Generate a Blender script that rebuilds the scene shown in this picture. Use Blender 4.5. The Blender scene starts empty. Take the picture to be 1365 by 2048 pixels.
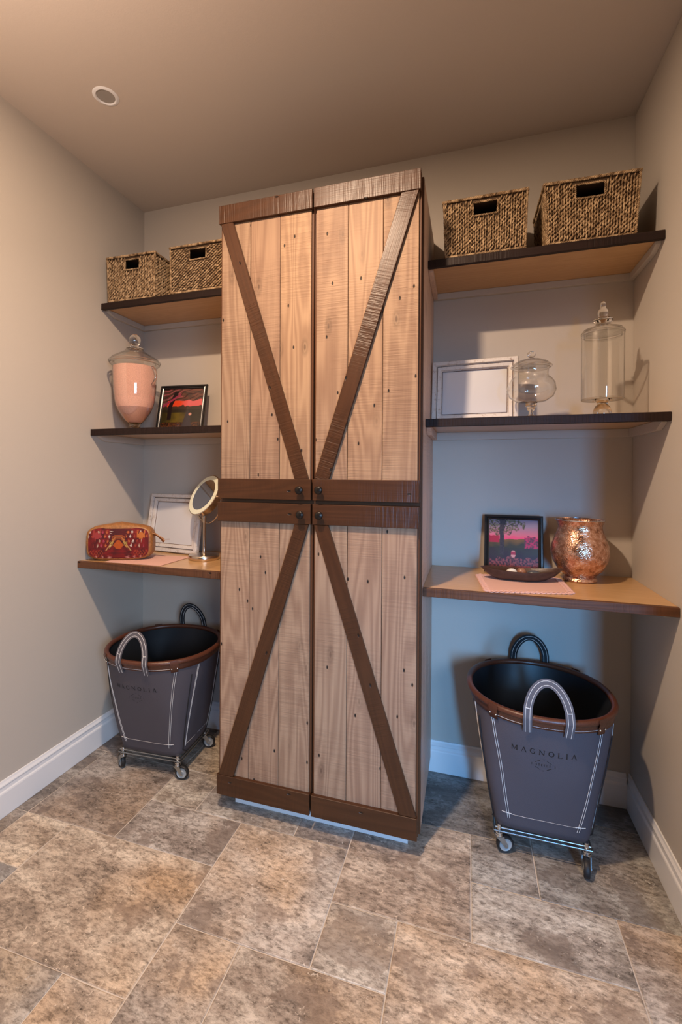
import bpy, math, random
from mathutils import Vector, Matrix, noise

random.seed(7)
SC = bpy.context.scene
COL = SC.collection
PI = math.pi

# ------------------------------------------------------------------ camera
W, H = 2.288, 2.706
CAMP = Vector((1.6791, -2.0884, 1.2987))
YAW, PITCH, ROLL = 0.3065, -0.0044, 0.0055
fw = Vector((-math.sin(YAW) * math.cos(PITCH), math.cos(YAW) * math.cos(PITCH), math.sin(PITCH)))
r0 = Vector((math.cos(YAW), math.sin(YAW), 0)); u0 = r0.cross(fw)
rr = r0 * math.cos(ROLL) + u0 * math.sin(ROLL); uu = u0 * math.cos(ROLL) - r0 * math.sin(ROLL)
cam = bpy.data.cameras.new('camera'); co = bpy.data.objects.new('camera', cam); COL.objects.link(co)
cam.sensor_fit = 'VERTICAL'; cam.sensor_height = 36.0; cam.sensor_width = 24.0
cam.lens = 36.0 * 924.5 / 2048.0
cam.shift_x = 36.2 / 2048.0; cam.shift_y = -70.8 / 2048.0
cam.clip_start = 0.02
M = Matrix(((rr.x, uu.x, -fw.x, CAMP.x), (rr.y, uu.y, -fw.y, CAMP.y), (rr.z, uu.z, -fw.z, CAMP.z), (0, 0, 0, 1)))
co.matrix_world = M
SC.camera = co

# ------------------------------------------------------------------ world, lamps, exposure
world = bpy.data.worlds.new('world'); SC.world = world; world.use_nodes = True
bg = world.node_tree.nodes['Background']
bg.inputs[0].default_value = (0.60, 0.74, 1.0, 1); bg.inputs[1].default_value = 0.05

def area(name, loc, target, size, size_y, shape, color, energy, spread=180):
    L = bpy.data.lights.new(name, 'AREA'); L.shape = shape; L.size = size; L.size_y = size_y
    L.color = color; L.energy = energy; L.spread = math.radians(spread)
    o = bpy.data.objects.new(name, L); COL.objects.link(o); o.location = loc
    o.rotation_euler = (Vector(target) - Vector(loc)).to_track_quat('-Z', 'Y').to_euler()
    return o
area('ceiling_can_lamp', (1.126, -1.42, 2.694), (1.126, -1.42, 0), 0.085, 0.085, 'DISK', (1.0, 0.72, 0.50), 55)
area('daylight_lamp', (2.66, -4.12, 1.00), (1.80, 0, 0.50), 0.26, 1.1, 'RECTANGLE', (0.14, 0.48, 1.0), 5.8, 38)
area('added_ceiling_fill', (0.75, -2.0, 2.08), (0.60, -1.9, 3), 0.25, 0.25, 'DISK', (1.0, 0.74, 0.57), 29, 150)  # unseen light added to brighten the ceiling; no lamp is known there
area('doorway_daylight', (2.95, -3.2, 1.5), (0.35, -0.7, 0.2), 0.8, 0.8, 'SQUARE', (0.52, 0.72, 1.0), 14, 75)
SC.view_settings.view_transform = 'Standard'
SC.view_settings.look = 'None'
SC.view_settings.gamma = 1.0
SC.view_settings.exposure = 0.0
SC.view_settings.use_curve_mapping = False

# ------------------------------------------------------------------ materials
def newmat(name):
    m = bpy.data.materials.new(name); m.use_nodes = True
    nt = m.node_tree; b = nt.nodes['Principled BSDF']
    return m, nt, b
def N(nt, t, **kw):
    n = nt.nodes.new(t)
    for k, v in kw.items():
        if k.startswith('i_'):
            key = k[2:]; key = int(key) if key.isdigit() else key
            n.inputs[key].default_value = v
        else: setattr(n, k, v)
    return n
def flat(name, col, rough=0.5, metal=0.0, bump=0, bscale=200, spec=0.5, coat=0, var=0.0):
    m, nt, b = newmat(name)
    b.inputs['Base Color'].default_value = (*col, 1); b.inputs['Roughness'].default_value = rough
    b.inputs['Metallic'].default_value = metal; b.inputs['Specular IOR Level'].default_value = spec
    b.inputs['Coat Weight'].default_value = coat
    if bump or var:
        tc = N(nt, 'ShaderNodeTexCoord'); n = N(nt, 'ShaderNodeTexNoise', i_Scale=bscale, i_Detail=4.0)
        nt.links.new(tc.outputs['Object'], n.inputs['Vector'])
        if bump:
            bp = N(nt, 'ShaderNodeBump', i_Strength=bump, i_Distance=0.002)
            nt.links.new(n.outputs[0], bp.inputs['Height']); nt.links.new(bp.outputs[0], b.inputs['Normal'])
        if var:
            rp = ramp(nt, [(0.3, tuple(c * (1 - var) for c in col)), (0.7, tuple(min(1, c * (1 + var)) for c in col))])
            nt.links.new(n.outputs[0], rp.inputs[0]); nt.links.new(rp.outputs[0], b.inputs['Base Color'])
    return m
def ramp(nt, stops, interp='LINEAR'):
    r = N(nt, 'ShaderNodeValToRGB'); cr = r.color_ramp; cr.interpolation = interp
    while len(cr.elements) > 1: cr.elements.remove(cr.elements[0])
    for i, (p, c) in enumerate(stops):
        e = cr.elements[0] if i == 0 else cr.elements.new(p)
        e.position = p; e.color = (*c, 1) if len(c) == 3 else c
    return r
def mixc(nt, a, b, fac, mode='MIX'):
    m = N(nt, 'ShaderNodeMix', data_type='RGBA', blend_type=mode)
    for s, v in (('A', a), ('B', b)):
        idx = 6 if s == 'A' else 7
        if isinstance(v, tuple): m.inputs[idx].default_value = (*v, 1)
        else: nt.links.new(v, m.inputs[idx])
    if isinstance(fac, (int, float)): m.inputs[0].default_value = fac
    else: nt.links.new(fac, m.inputs[0])
    return m.outputs[2]
def math_(nt, op, a, b=None, c=None):
    m = N(nt, 'ShaderNodeMath', operation=op)
    for i, v in enumerate((a, b, c)):
        if v is None: continue
        if isinstance(v, (int, float)): m.inputs[i].default_value = v
        else: nt.links.new(v, m.inputs[i])
    return m.outputs[0]

def wood(name, light, dark, axis='Z', rough=0.45, saw=0.5, knots=True, sawdark=0.25, grain=0.5, nails=True, bumpd=0.0012, coat=0.0, usecol=True):
    """sawn board: cathedral grain along 'axis', cross-cut saw marks, knots and nail holes"""
    m, nt, b = newmat(name)
    tc = N(nt, 'ShaderNodeTexCoord'); oi = N(nt, 'ShaderNodeObjectInfo')
    off = N(nt, 'ShaderNodeVectorMath', operation='ADD')
    sc = N(nt, 'ShaderNodeVectorMath', operation='SCALE'); nt.links.new(oi.outputs['Random'], sc.inputs['Scale'])
    sc.inputs[0].default_value = (7.3, 3.1, 11.7)
    nt.links.new(tc.outputs['Object'], off.inputs[0]); nt.links.new(sc.outputs[0], off.inputs[1])
    s1 = (9, 9, 0.75) if axis == 'Z' else (0.75, 9, 9)
    mp = N(nt, 'ShaderNodeMapping'); mp.inputs['Scale'].default_value = s1; nt.links.new(off.outputs[0], mp.inputs[0])
    n1 = N(nt, 'ShaderNodeTexNoise', i_Scale=1.0, i_Detail=2.0, i_Roughness=0.4, i_Distortion=0.25); nt.links.new(mp.outputs[0], n1.inputs['Vector'])
    rings = math_(nt, 'SINE', math_(nt, 'MULTIPLY', n1.outputs[0], 95.0))
    rings = math_(nt, 'MULTIPLY_ADD', rings, 0.5, 0.5)
    s2 = (260, 260, 6) if axis == 'Z' else (6, 260, 260)
    mp2 = N(nt, 'ShaderNodeMapping'); mp2.inputs['Scale'].default_value = s2; nt.links.new(off.outputs[0], mp2.inputs[0])
    n2 = N(nt, 'ShaderNodeTexNoise', i_Scale=1.0, i_Detail=3.0); nt.links.new(mp2.outputs[0], n2.inputs['Vector'])
    n3 = N(nt, 'ShaderNodeTexNoise', i_Scale=5.0, i_Detail=3.0); nt.links.new(off.outputs[0], n3.inputs['Vector'])
    g = math_(nt, 'ADD', math_(nt, 'MULTIPLY', rings, 0.45), math_(nt, 'MULTIPLY', n2.outputs[0], 0.4))
    g = math_(nt, 'ADD', g, math_(nt, 'MULTIPLY', n3.outputs[0], 0.35))
    g = math_(nt, 'MULTIPLY', math_(nt, 'SUBTRACT', g, 0.28), grain * 1.6)
    col = mixc(nt, light, dark, N_clamp(nt, g))
    # saw marks
    ms = N(nt, 'ShaderNodeMapping'); ms.inputs['Scale'].default_value = (5, 5, 150) if axis == 'Z' else (150, 5, 5); nt.links.new(off.outputs[0], ms.inputs[0])
    ws = N(nt, 'ShaderNodeTexNoise', i_Scale=1.0, i_Detail=2.0, i_Roughness=0.6); nt.links.new(ms.outputs[0], ws.inputs['Vector'])
    wr_ = ramp(nt, [(0.42, (0, 0, 0)), (0.60, (1, 1, 1))]); nt.links.new(ws.outputs[0], wr_.inputs[0])
    n4 = N(nt, 'ShaderNodeTexNoise', i_Scale=4.0, i_Detail=1.0); nt.links.new(off.outputs[0], n4.inputs['Vector'])
    msk = ramp(nt, [(0.38, (0, 0, 0)), (0.62, (1, 1, 1))]); nt.links.new(n4.outputs[0], msk.inputs[0])
    sawm = math_(nt, 'MULTIPLY', wr_.outputs[0], msk.outputs[0])
    col = mixc(nt, col, tuple(c * 0.72 for c in dark), math_(nt, 'MULTIPLY', sawm, sawdark))
    holes = None
    if knots:
        mk = flat2(nt, off.outputs[0], axis, 8.0, 3.2)
        vo = N(nt, 'ShaderNodeTexVoronoi', i_Scale=1.0, i_Randomness=1.0, voronoi_dimensions='2D'); nt.links.new(mk, vo.inputs['Vector'])
        d = math_(nt, 'ADD', vo.outputs['Distance'], math_(nt, 'MULTIPLY', n2.outputs[0], 0.03))
        kr = ramp(nt, [(0.035, (1, 1, 1)), (0.06, (0.25, 0.25, 0.25)), (0.085, (0.55, 0.55, 0.55)), (0.15, (0, 0, 0))]); nt.links.new(d, kr.inputs[0])
        col = mixc(nt, col, tuple(c * 0.35 for c in dark), math_(nt, 'MULTIPLY', kr.outputs[0], kmask(nt, off.outputs[0])))
    if nails:
        mk = flat2(nt, off.outputs[0], axis, 9.0, 4.2)
        vo = N(nt, 'ShaderNodeTexVoronoi', i_Scale=1.0, i_Randomness=1.0, voronoi_dimensions='2D'); nt.links.new(mk, vo.inputs['Vector'])
        kr = ramp(nt, [(0.018, (1, 1, 1)), (0.034, (0, 0, 0))]); nt.links.new(vo.outputs['Distance'], kr.inputs[0])
        col = mixc(nt, col, (0.012, 0.009, 0.008), kr.outputs[0]); holes = kr.outputs[0]
    if usecol:
        col = mixc(nt, col, oi.outputs['Color'], 1.0, 'MULTIPLY')
    nt.links.new(col, b.inputs['Base Color'])
    b.inputs['Roughness'].default_value = rough; b.inputs['Coat Weight'].default_value = coat; b.inputs['Coat Roughness'].default_value = 0.25
    h = math_(nt, 'ADD', math_(nt, 'MULTIPLY', sawm, -saw), math_(nt, 'MULTIPLY', n2.outputs[0], 0.25))
    if holes is not None: h = math_(nt, 'SUBTRACT', h, math_(nt, 'MULTIPLY', holes, 2.0))
    bp = N(nt, 'ShaderNodeBump', i_Strength=0.8, i_Distance=bumpd); nt.links.new(h, bp.inputs['Height']); nt.links.new(bp.outputs[0], b.inputs['Normal'])
    return m
def kmask(nt, vec):
    n = N(nt, 'ShaderNodeTexNoise', i_Scale=3.1, i_Detail=1.0); nt.links.new(vec, n.inputs['Vector'])
    r = ramp(nt, [(0.44, (0, 0, 0)), (0.58, (0.7, 0.7, 0.7))]); nt.links.new(n.outputs[0], r.inputs[0]); return r.outputs[0]
def flat2(nt, vec, axis, across, along):
    sp = N(nt, 'ShaderNodeSeparateXYZ'); nt.links.new(vec, sp.inputs[0]); cb = N(nt, 'ShaderNodeCombineXYZ')
    a, b = (sp.outputs[0], sp.outputs[2]) if axis == 'Z' else (sp.outputs[2], sp.outputs[0])
    nt.links.new(math_(nt, 'MULTIPLY', a, across), cb.inputs[0]); nt.links.new(math_(nt, 'MULTIPLY', b, along), cb.inputs[1])
    return cb.outputs[0]
def N_clamp(nt, s):
    m = N(nt, 'ShaderNodeClamp'); nt.links.new(s, m.inputs[0]); return m.outputs[0]

def travertine(name):
    m, nt, b = newmat(name)
    tc = N(nt, 'ShaderNodeTexCoord'); oi = N(nt, 'ShaderNodeObjectInfo')
    sc = N(nt, 'ShaderNodeVectorMath', operation='SCALE'); nt.links.new(oi.outputs['Random'], sc.inputs['Scale']); sc.inputs[0].default_value = (17.3, 23.1, 31.7)
    off = N(nt, 'ShaderNodeVectorMath', operation='ADD'); nt.links.new(tc.outputs['Object'], off.inputs[0]); nt.links.new(sc.outputs[0], off.inputs[1])
    rot = N(nt, 'ShaderNodeMapping'); nt.links.new(off.outputs[0], rot.inputs[0]); rot.inputs['Scale'].default_value = (1, 2.1, 1); rot.inputs['Rotation'].default_value = (0, 0, 0.5)
    a = N(nt, 'ShaderNodeTexNoise', i_Scale=4.5, i_Detail=9.0, i_Roughness=0.66, i_Distortion=0.22); nt.links.new(rot.outputs[0], a.inputs['Vector'])
    f = N(nt, 'ShaderNodeTexNoise', i_Scale=42.0, i_Detail=10.0, i_Roughness=0.80, i_Distortion=0.15); nt.links.new(rot.outputs[0], f.inputs['Vector'])
    g = N(nt, 'ShaderNodeTexNoise', i_Scale=2.2, i_Detail=3.0, i_Distortion=0.5); nt.links.new(off.outputs[0], g.inputs['Vector'])
    base = ramp(nt, [(0.34, (0.17, 0.145, 0.125)), (0.46, (0.36, 0.31, 0.265)), (0.56, (0.50, 0.455, 0.40)), (0.68, (0.64, 0.60, 0.54))])
    nt.links.new(a.outputs[0], base.inputs[0])
    col = mixc(nt, base.outputs[0], (0.58, 0.42, 0.27), N_clamp(nt, math_(nt, 'MULTIPLY', math_(nt, 'SUBTRACT', g.outputs[0], 0.5), 3.0)))
    fr = ramp(nt, [(0.38, (0.30, 0.27, 0.25)), (0.465, (0.84, 0.83, 0.82)), (0.57, (1.42, 1.42, 1.42))]); nt.links.new(f.outputs[0], fr.inputs[0])
    col = mixc(nt, col, fr.outputs[0], 0.85, 'MULTIPLY')
    # white calcite flecks and dark pits
    v = N(nt, 'ShaderNodeTexVoronoi', i_Scale=60.0, i_Randomness=1.0); nt.links.new(off.outputs[0], v.inputs['Vector'])
    va = math_(nt, 'ADD', v.outputs['Distance'], math_(nt, 'MULTIPLY', a.outputs[0], 1.0))
    pr = ramp(nt, [(0.50, (1, 1, 1)), (0.56, (0, 0, 0))]); nt.links.new(va, pr.inputs[0])
    col = mixc(nt, col, (0.10, 0.075, 0.06), math_(nt, 'MULTIPLY', pr.outputs[0], 0.8))
    v2 = N(nt, 'ShaderNodeTexNoise', i_Scale=75.0, i_Detail=2.0, i_Distortion=1.6); nt.links.new(off.outputs[0], v2.inputs['Vector'])
    wr = ramp(nt, [(0.66, (0, 0, 0)), (0.72, (1, 1, 1))]); nt.links.new(v2.outputs[0], wr.inputs[0])
    col = mixc(nt, col, (0.80, 0.72, 0.62), math_(nt, 'MULTIPLY', wr.outputs[0], 0.7))
    # brown mineral islands with crisp edges, different on every slab
    isl = N(nt, 'ShaderNodeTexNoise', i_Scale=6.0, i_Detail=7.0, i_Roughness=0.6, i_Distortion=0.1); nt.links.new(off.outputs[0], isl.inputs['Vector'])
    ir = ramp(nt, [(0.575, (0, 0, 0)), (0.60, (1, 1, 1))]); nt.links.new(isl.outputs[0], ir.inputs[0])
    col = mixc(nt, col, (0.24, 0.185, 0.15), math_(nt, 'MULTIPLY', ir.outputs[0], 0.55))
    col = mixc(nt, col, oi.outputs['Color'], 1.0, 'MULTIPLY')
    nt.links.new(col, b.inputs['Base Color'])
    ro = ramp(nt, [(0.3, (0.36,) * 3), (0.7, (0.52,) * 3)]); nt.links.new(f.outputs[0], ro.inputs[0]); nt.links.new(ro.outputs[0], b.inputs['Roughness'])
    h = math_(nt, 'SUBTRACT', math_(nt, 'MULTIPLY', f.outputs[0], 0.6), pr.outputs[0])
    bp = N(nt, 'ShaderNodeBump', i_Strength=0.5, i_Distance=0.0018); nt.links.new(h, bp.inputs['Height']); nt.links.new(bp.outputs[0], b.inputs['Normal'])
    return m

def thin_glass(name, tint=(0.985, 0.985, 0.98), edge=(0.30, 0.28, 0.25)):
    m = bpy.data.materials.new(name); m.use_nodes = True; nt = m.node_tree
    for n in list(nt.nodes): nt.nodes.remove(n)
    out = N(nt, 'ShaderNodeOutputMaterial'); lw = N(nt, 'ShaderNodeLayerWeight', i_Blend=0.5)
    rp = ramp(nt, [(0.0, tint), (0.72, tint), (1.0, edge)]); nt.links.new(lw.outputs['Facing'], rp.inputs[0])
    tr = N(nt, 'ShaderNodeBsdfTransparent'); nt.links.new(rp.outputs[0], tr.inputs[0])
    gl = N(nt, 'ShaderNodeBsdfGlossy', i_Roughness=0.02); gl.inputs[0].default_value = (1, 1, 1, 1)
    fr = math_(nt, 'MULTIPLY_ADD', math_(nt, 'POWER', lw.outputs['Facing'], 5.0), 0.75, 0.055)
    mx = N(nt, 'ShaderNodeMixShader'); nt.links.new(fr, mx.inputs[0]); nt.links.new(tr.outputs[0], mx.inputs[1]); nt.links.new(gl.outputs[0], mx.inputs[2])
    nt.links.new(mx.outputs[0], out.inputs[0])
    return m
def solid_glass(name):
    m, nt, b = newmat(name)
    b.inputs['Transmission Weight'].default_value = 1.0; b.inputs['Roughness'].default_value = 0.0; b.inputs['IOR'].default_value = 1.45
    b.inputs['Base Color'].default_value = (0.96, 0.95, 0.93, 1)
    return m
def vcol(name, rough=0.5, coat=0.0, bump=0):
    m, nt, b = newmat(name)
    a = N(nt, 'ShaderNodeVertexColor', layer_name='Col'); nt.links.new(a.outputs[0], b.inputs['Base Color'])
    b.inputs['Roughness'].default_value = rough; b.inputs['Coat Weight'].default_value = coat; b.inputs['Coat Roughness'].default_value = 0.05
    if bump:
        tc = N(nt, 'ShaderNodeTexCoord'); n = N(nt, 'ShaderNodeTexNoise', i_Scale=500.0); nt.links.new(tc.outputs['Object'], n.inputs['Vector'])
        bp = N(nt, 'ShaderNodeBump', i_Strength=bump, i_Distance=0.002); nt.links.new(n.outputs[0], bp.inputs['Height']); nt.links.new(bp.outputs[0], b.inputs['Normal'])
    return m

M_WALL = flat('wall_paint', (0.49, 0.448, 0.398), 0.55, bump=0.12, bscale=260, spec=0.3)
M_CEIL = flat('ceiling_paint', (0.55, 0.485, 0.43), 0.8, bump=0.1, bscale=260, spec=0.2)
M_BASE = flat('baseboard_paint', (0.76, 0.77, 0.79), 0.3)
M_WHITE = flat('white_laminate', (0.66, 0.68, 0.71), 0.4)
M_GROUT = flat('grout', (0.58, 0.52, 0.46), 0.85, bump=0.5, bscale=300, var=0.12)
M_TRAV = travertine('travertine')
M_PLANK = wood('plank_wood', (0.385, 0.275, 0.188), (0.195, 0.115, 0.077), 'Z', rough=0.55, saw=0.4, grain=0.66, sawdark=0.2)
M_SIDE = wood('side_wood', (0.60, 0.44, 0.35), (0.40, 0.27, 0.21), 'Z', rough=0.5, saw=0.3, nails=False)
M_RAIL = wood('stained_rail_wood', (0.068, 0.026, 0.010), (0.034, 0.013, 0.005), 'X', rough=0.38, saw=0.42, knots=False, nails=True, sawdark=0.28, grain=0.5, bumpd=0.0016)
M_EDGE = flat('stained_edge', (0.10, 0.042, 0.02), 0.4)
M_DARKEDGE = wood('dark_shelf_edge', (0.022, 0.011, 0.009), (0.010, 0.005, 0.004), 'X', rough=0.48, saw=0.25, knots=False, nails=False, sawdark=0.4, bumpd=0.002)
M_BROWNEDGE = wood('brown_shelf_edge', (0.12, 0.052, 0.026), (0.045, 0.02, 0.011), 'X', rough=0.45, saw=0.5, knots=False, nails=True, sawdark=0.4, bumpd=0.002)
M_PLY = wood('maple_board', (0.56, 0.34, 0.155), (0.36, 0.19, 0.07), 'X', rough=0.28, saw=0.0, sawdark=0.0, knots=True, nails=False, grain=0.35, coat=0.25)
M_BLACK = flat('gap_black', (0.006, 0.005, 0.005), 0.7)
M_KNOB = flat('knob_black', (0.02, 0.017, 0.015), 0.3, metal=0.6)
M_CHROME = flat('chrome', (0.72, 0.74, 0.76), 0.16, metal=1.0)
M_ZINC = flat('zinc_steel', (0.40, 0.43, 0.45), 0.3, metal=1.0)
M_BRASS = flat('champagne_metal', (0.60, 0.51, 0.41), 0.24, metal=1.0)
M_MIRROR = flat('mirror_glass', (0.93, 0.93, 0.93), 0.0, metal=1.0)
M_RING = flat('frosted_ring', (0.72, 0.73, 0.58), 0.35)
M_RUBBER = flat('rubber', (0.012, 0.012, 0.013), 0.55)
M_HUB = flat('wheel_hub', (0.30, 0.32, 0.33), 0.35)
M_CANVAS = flat('grey_canvas', (0.070, 0.062, 0.075), 0.72, bump=0.5, bscale=900, var=0.08)
M_LINING = flat('dark_lining', (0.012, 0.014, 0.018), 0.45)
M_STRAP = flat('grey_strap', (0.085, 0.078, 0.09), 0.7, bump=0.3, bscale=900)
M_STRAPB = flat('black_strap', (0.014, 0.016, 0.020), 0.6, bump=0.3, bscale=900)
M_THREAD = flat('white_thread', (0.72, 0.70, 0.68), 0.6)
M_INK = flat('black_ink', (0.004, 0.004, 0.005), 0.6)
M_LEATHER = flat('brown_leather', (0.085, 0.026, 0.013), 0.35, bump=0.3, bscale=300, var=0.25)
M_TAN = flat('tan_leather', (0.30, 0.125, 0.035), 0.5, bump=0.35, bscale=120, var=0.3)
M_GLASS = thin_glass('clear_glass')
M_SOLID = solid_glass('solid_glass')
M_SALT = flat('pink_salt', (0.74, 0.42, 0.32), 0.8, bump=1.0, bscale=350, var=0.14)
M_SALT2 = flat('mauve_salt', (0.50, 0.27, 0.215), 0.8, bump=1.0, bscale=350, var=0.14)
M_PINK = flat('pink_cloth', (0.66, 0.40, 0.34), 0.85, bump=0.4, bscale=900)
M_FRAMEBLK = flat('black_frame', (0.012, 0.012, 0.013), 0.25)
M_PAPER = flat('white_sheet', (0.58, 0.58, 0.59), 0.35, coat=0.8)
M_STONEW = flat('white_stone', (0.72, 0.66, 0.56), 0.5, var=0.1, bscale=40)
M_STONEB = flat('brown_stone', (0.28, 0.12, 0.06), 0.35, var=0.3, bscale=40)
M_STONEG = flat('grey_stone', (0.07, 0.075, 0.085), 0.35, var=0.4, bscale=40)
M_BOWL = flat('dark_bowl_wood', (0.055, 0.026, 0.018), 0.38, bump=0.4, bscale=60, var=0.3)
M_PAINT = vcol('painting', 0.35, coat=0.6)
M_WEAVE = vcol('woven_fabric', 0.8, bump=0.5)
def whitewash():
    m, nt, b = newmat('whitewashed_wood')
    tc = N(nt, 'ShaderNodeTexCoord')
    n = N(nt, 'ShaderNodeTexNoise', i_Scale=60.0, i_Detail=6.0, i_Roughness=0.75, i_Distortion=0.0); nt.links.new(tc.outputs['Object'], n.inputs['Vector'])
    r = ramp(nt, [(0.27, (0.20, 0.12, 0.08)), (0.37, (0.44, 0.37, 0.32)), (0.46, (0.60, 0.565, 0.53))]); nt.links.new(n.outputs[0], r.inputs[0])
    nt.links.new(r.outputs[0], b.inputs['Base Color']); b.inputs['Roughness'].default_value = 0.5
    bp = N(nt, 'ShaderNodeBump', i_Strength=0.4, i_Distance=0.002); nt.links.new(n.outputs[0], bp.inputs['Height']); nt.links.new(bp.outputs[0], b.inputs['Normal'])
    return m
M_WASH = whitewash()
def seagrass():
    m, nt, b = newmat('seagrass')
    tc = N(nt, 'ShaderNodeTexCoord')
    n = N(nt, 'ShaderNodeTexNoise', i_Scale=70.0, i_Detail=2.0); nt.links.new(tc.outputs['Object'], n.inputs['Vector'])
    r = ramp(nt, [(0.30, (0.09, 0.05, 0.02)), (0.46, (0.27, 0.17, 0.085)), (0.62, (0.50, 0.355, 0.205))]); nt.links.new(n.outputs[0], r.inputs[0])
    nt.links.new(r.outputs[0], b.inputs['Base Color']); b.inputs['Roughness'].default_value = 0.6
    return m
M_GRASS = seagrass()
M_GRASSDK = flat('seagrass_core', (0.075, 0.042, 0.02), 0.8)
def mercury():
    m, nt, b = newmat('mercury_glass')
    tc = N(nt, 'ShaderNodeTexCoord')
    n = N(nt, 'ShaderNodeTexNoise', i_Scale=16.0, i_Detail=8.0, i_Roughness=0.8, i_Distortion=0.3); nt.links.new(tc.outputs['Object'], n.inputs['Vector']); n.inputs['Scale'].default_value = 45.0
    v = N(nt, 'ShaderNodeTexVoronoi', i_Scale=210.0); nt.links.new(tc.outputs['Object'], v.inputs['Vector'])
    r = ramp(nt, [(0.36, (0.22, 0.10, 0.06)), (0.48, (0.62, 0.33, 0.20)), (0.62, (0.90, 0.62, 0.46))]); nt.links.new(n.outputs[0], r.inputs[0])
    nt.links.new(r.outputs[0], b.inputs['Base Color']); b.inputs['Metallic'].default_value = 0.9
    rr_ = ramp(nt, [(0.4, (0.08,) * 3), (0.6, (0.3,) * 3)]); nt.links.new(n.outputs[0], rr_.inputs[0]); nt.links.new(rr_.outputs[0], b.inputs['Roughness'])
    n9 = N(nt, 'ShaderNodeTexNoise', i_Scale=230.0, i_Detail=3.0); nt.links.new(tc.outputs['Object'], n9.inputs['Vector'])
    hm = math_(nt, 'ADD', v.outputs['Distance'], n9.outputs[0])
    bp = N(nt, 'ShaderNodeBump', i_Strength=0.5, i_Distance=0.0014); nt.links.new(hm, bp.inputs['Height']); nt.links.new(bp.outputs[0], b.inputs['Normal'])
    return m
M_MERC = mercury()

for _m in (M_DARKEDGE, M_EDGE, M_BROWNEDGE): _m.node_tree.nodes['Principled BSDF'].inputs['Specular IOR Level'].default_value = 0.22
M_RAIL.node_tree.nodes['Principled BSDF'].inputs['Specular IOR Level'].default_value = 0.38
M_PLANK.node_tree.nodes['Principled BSDF'].inputs['Specular IOR Level'].default_value = 0.35
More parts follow.
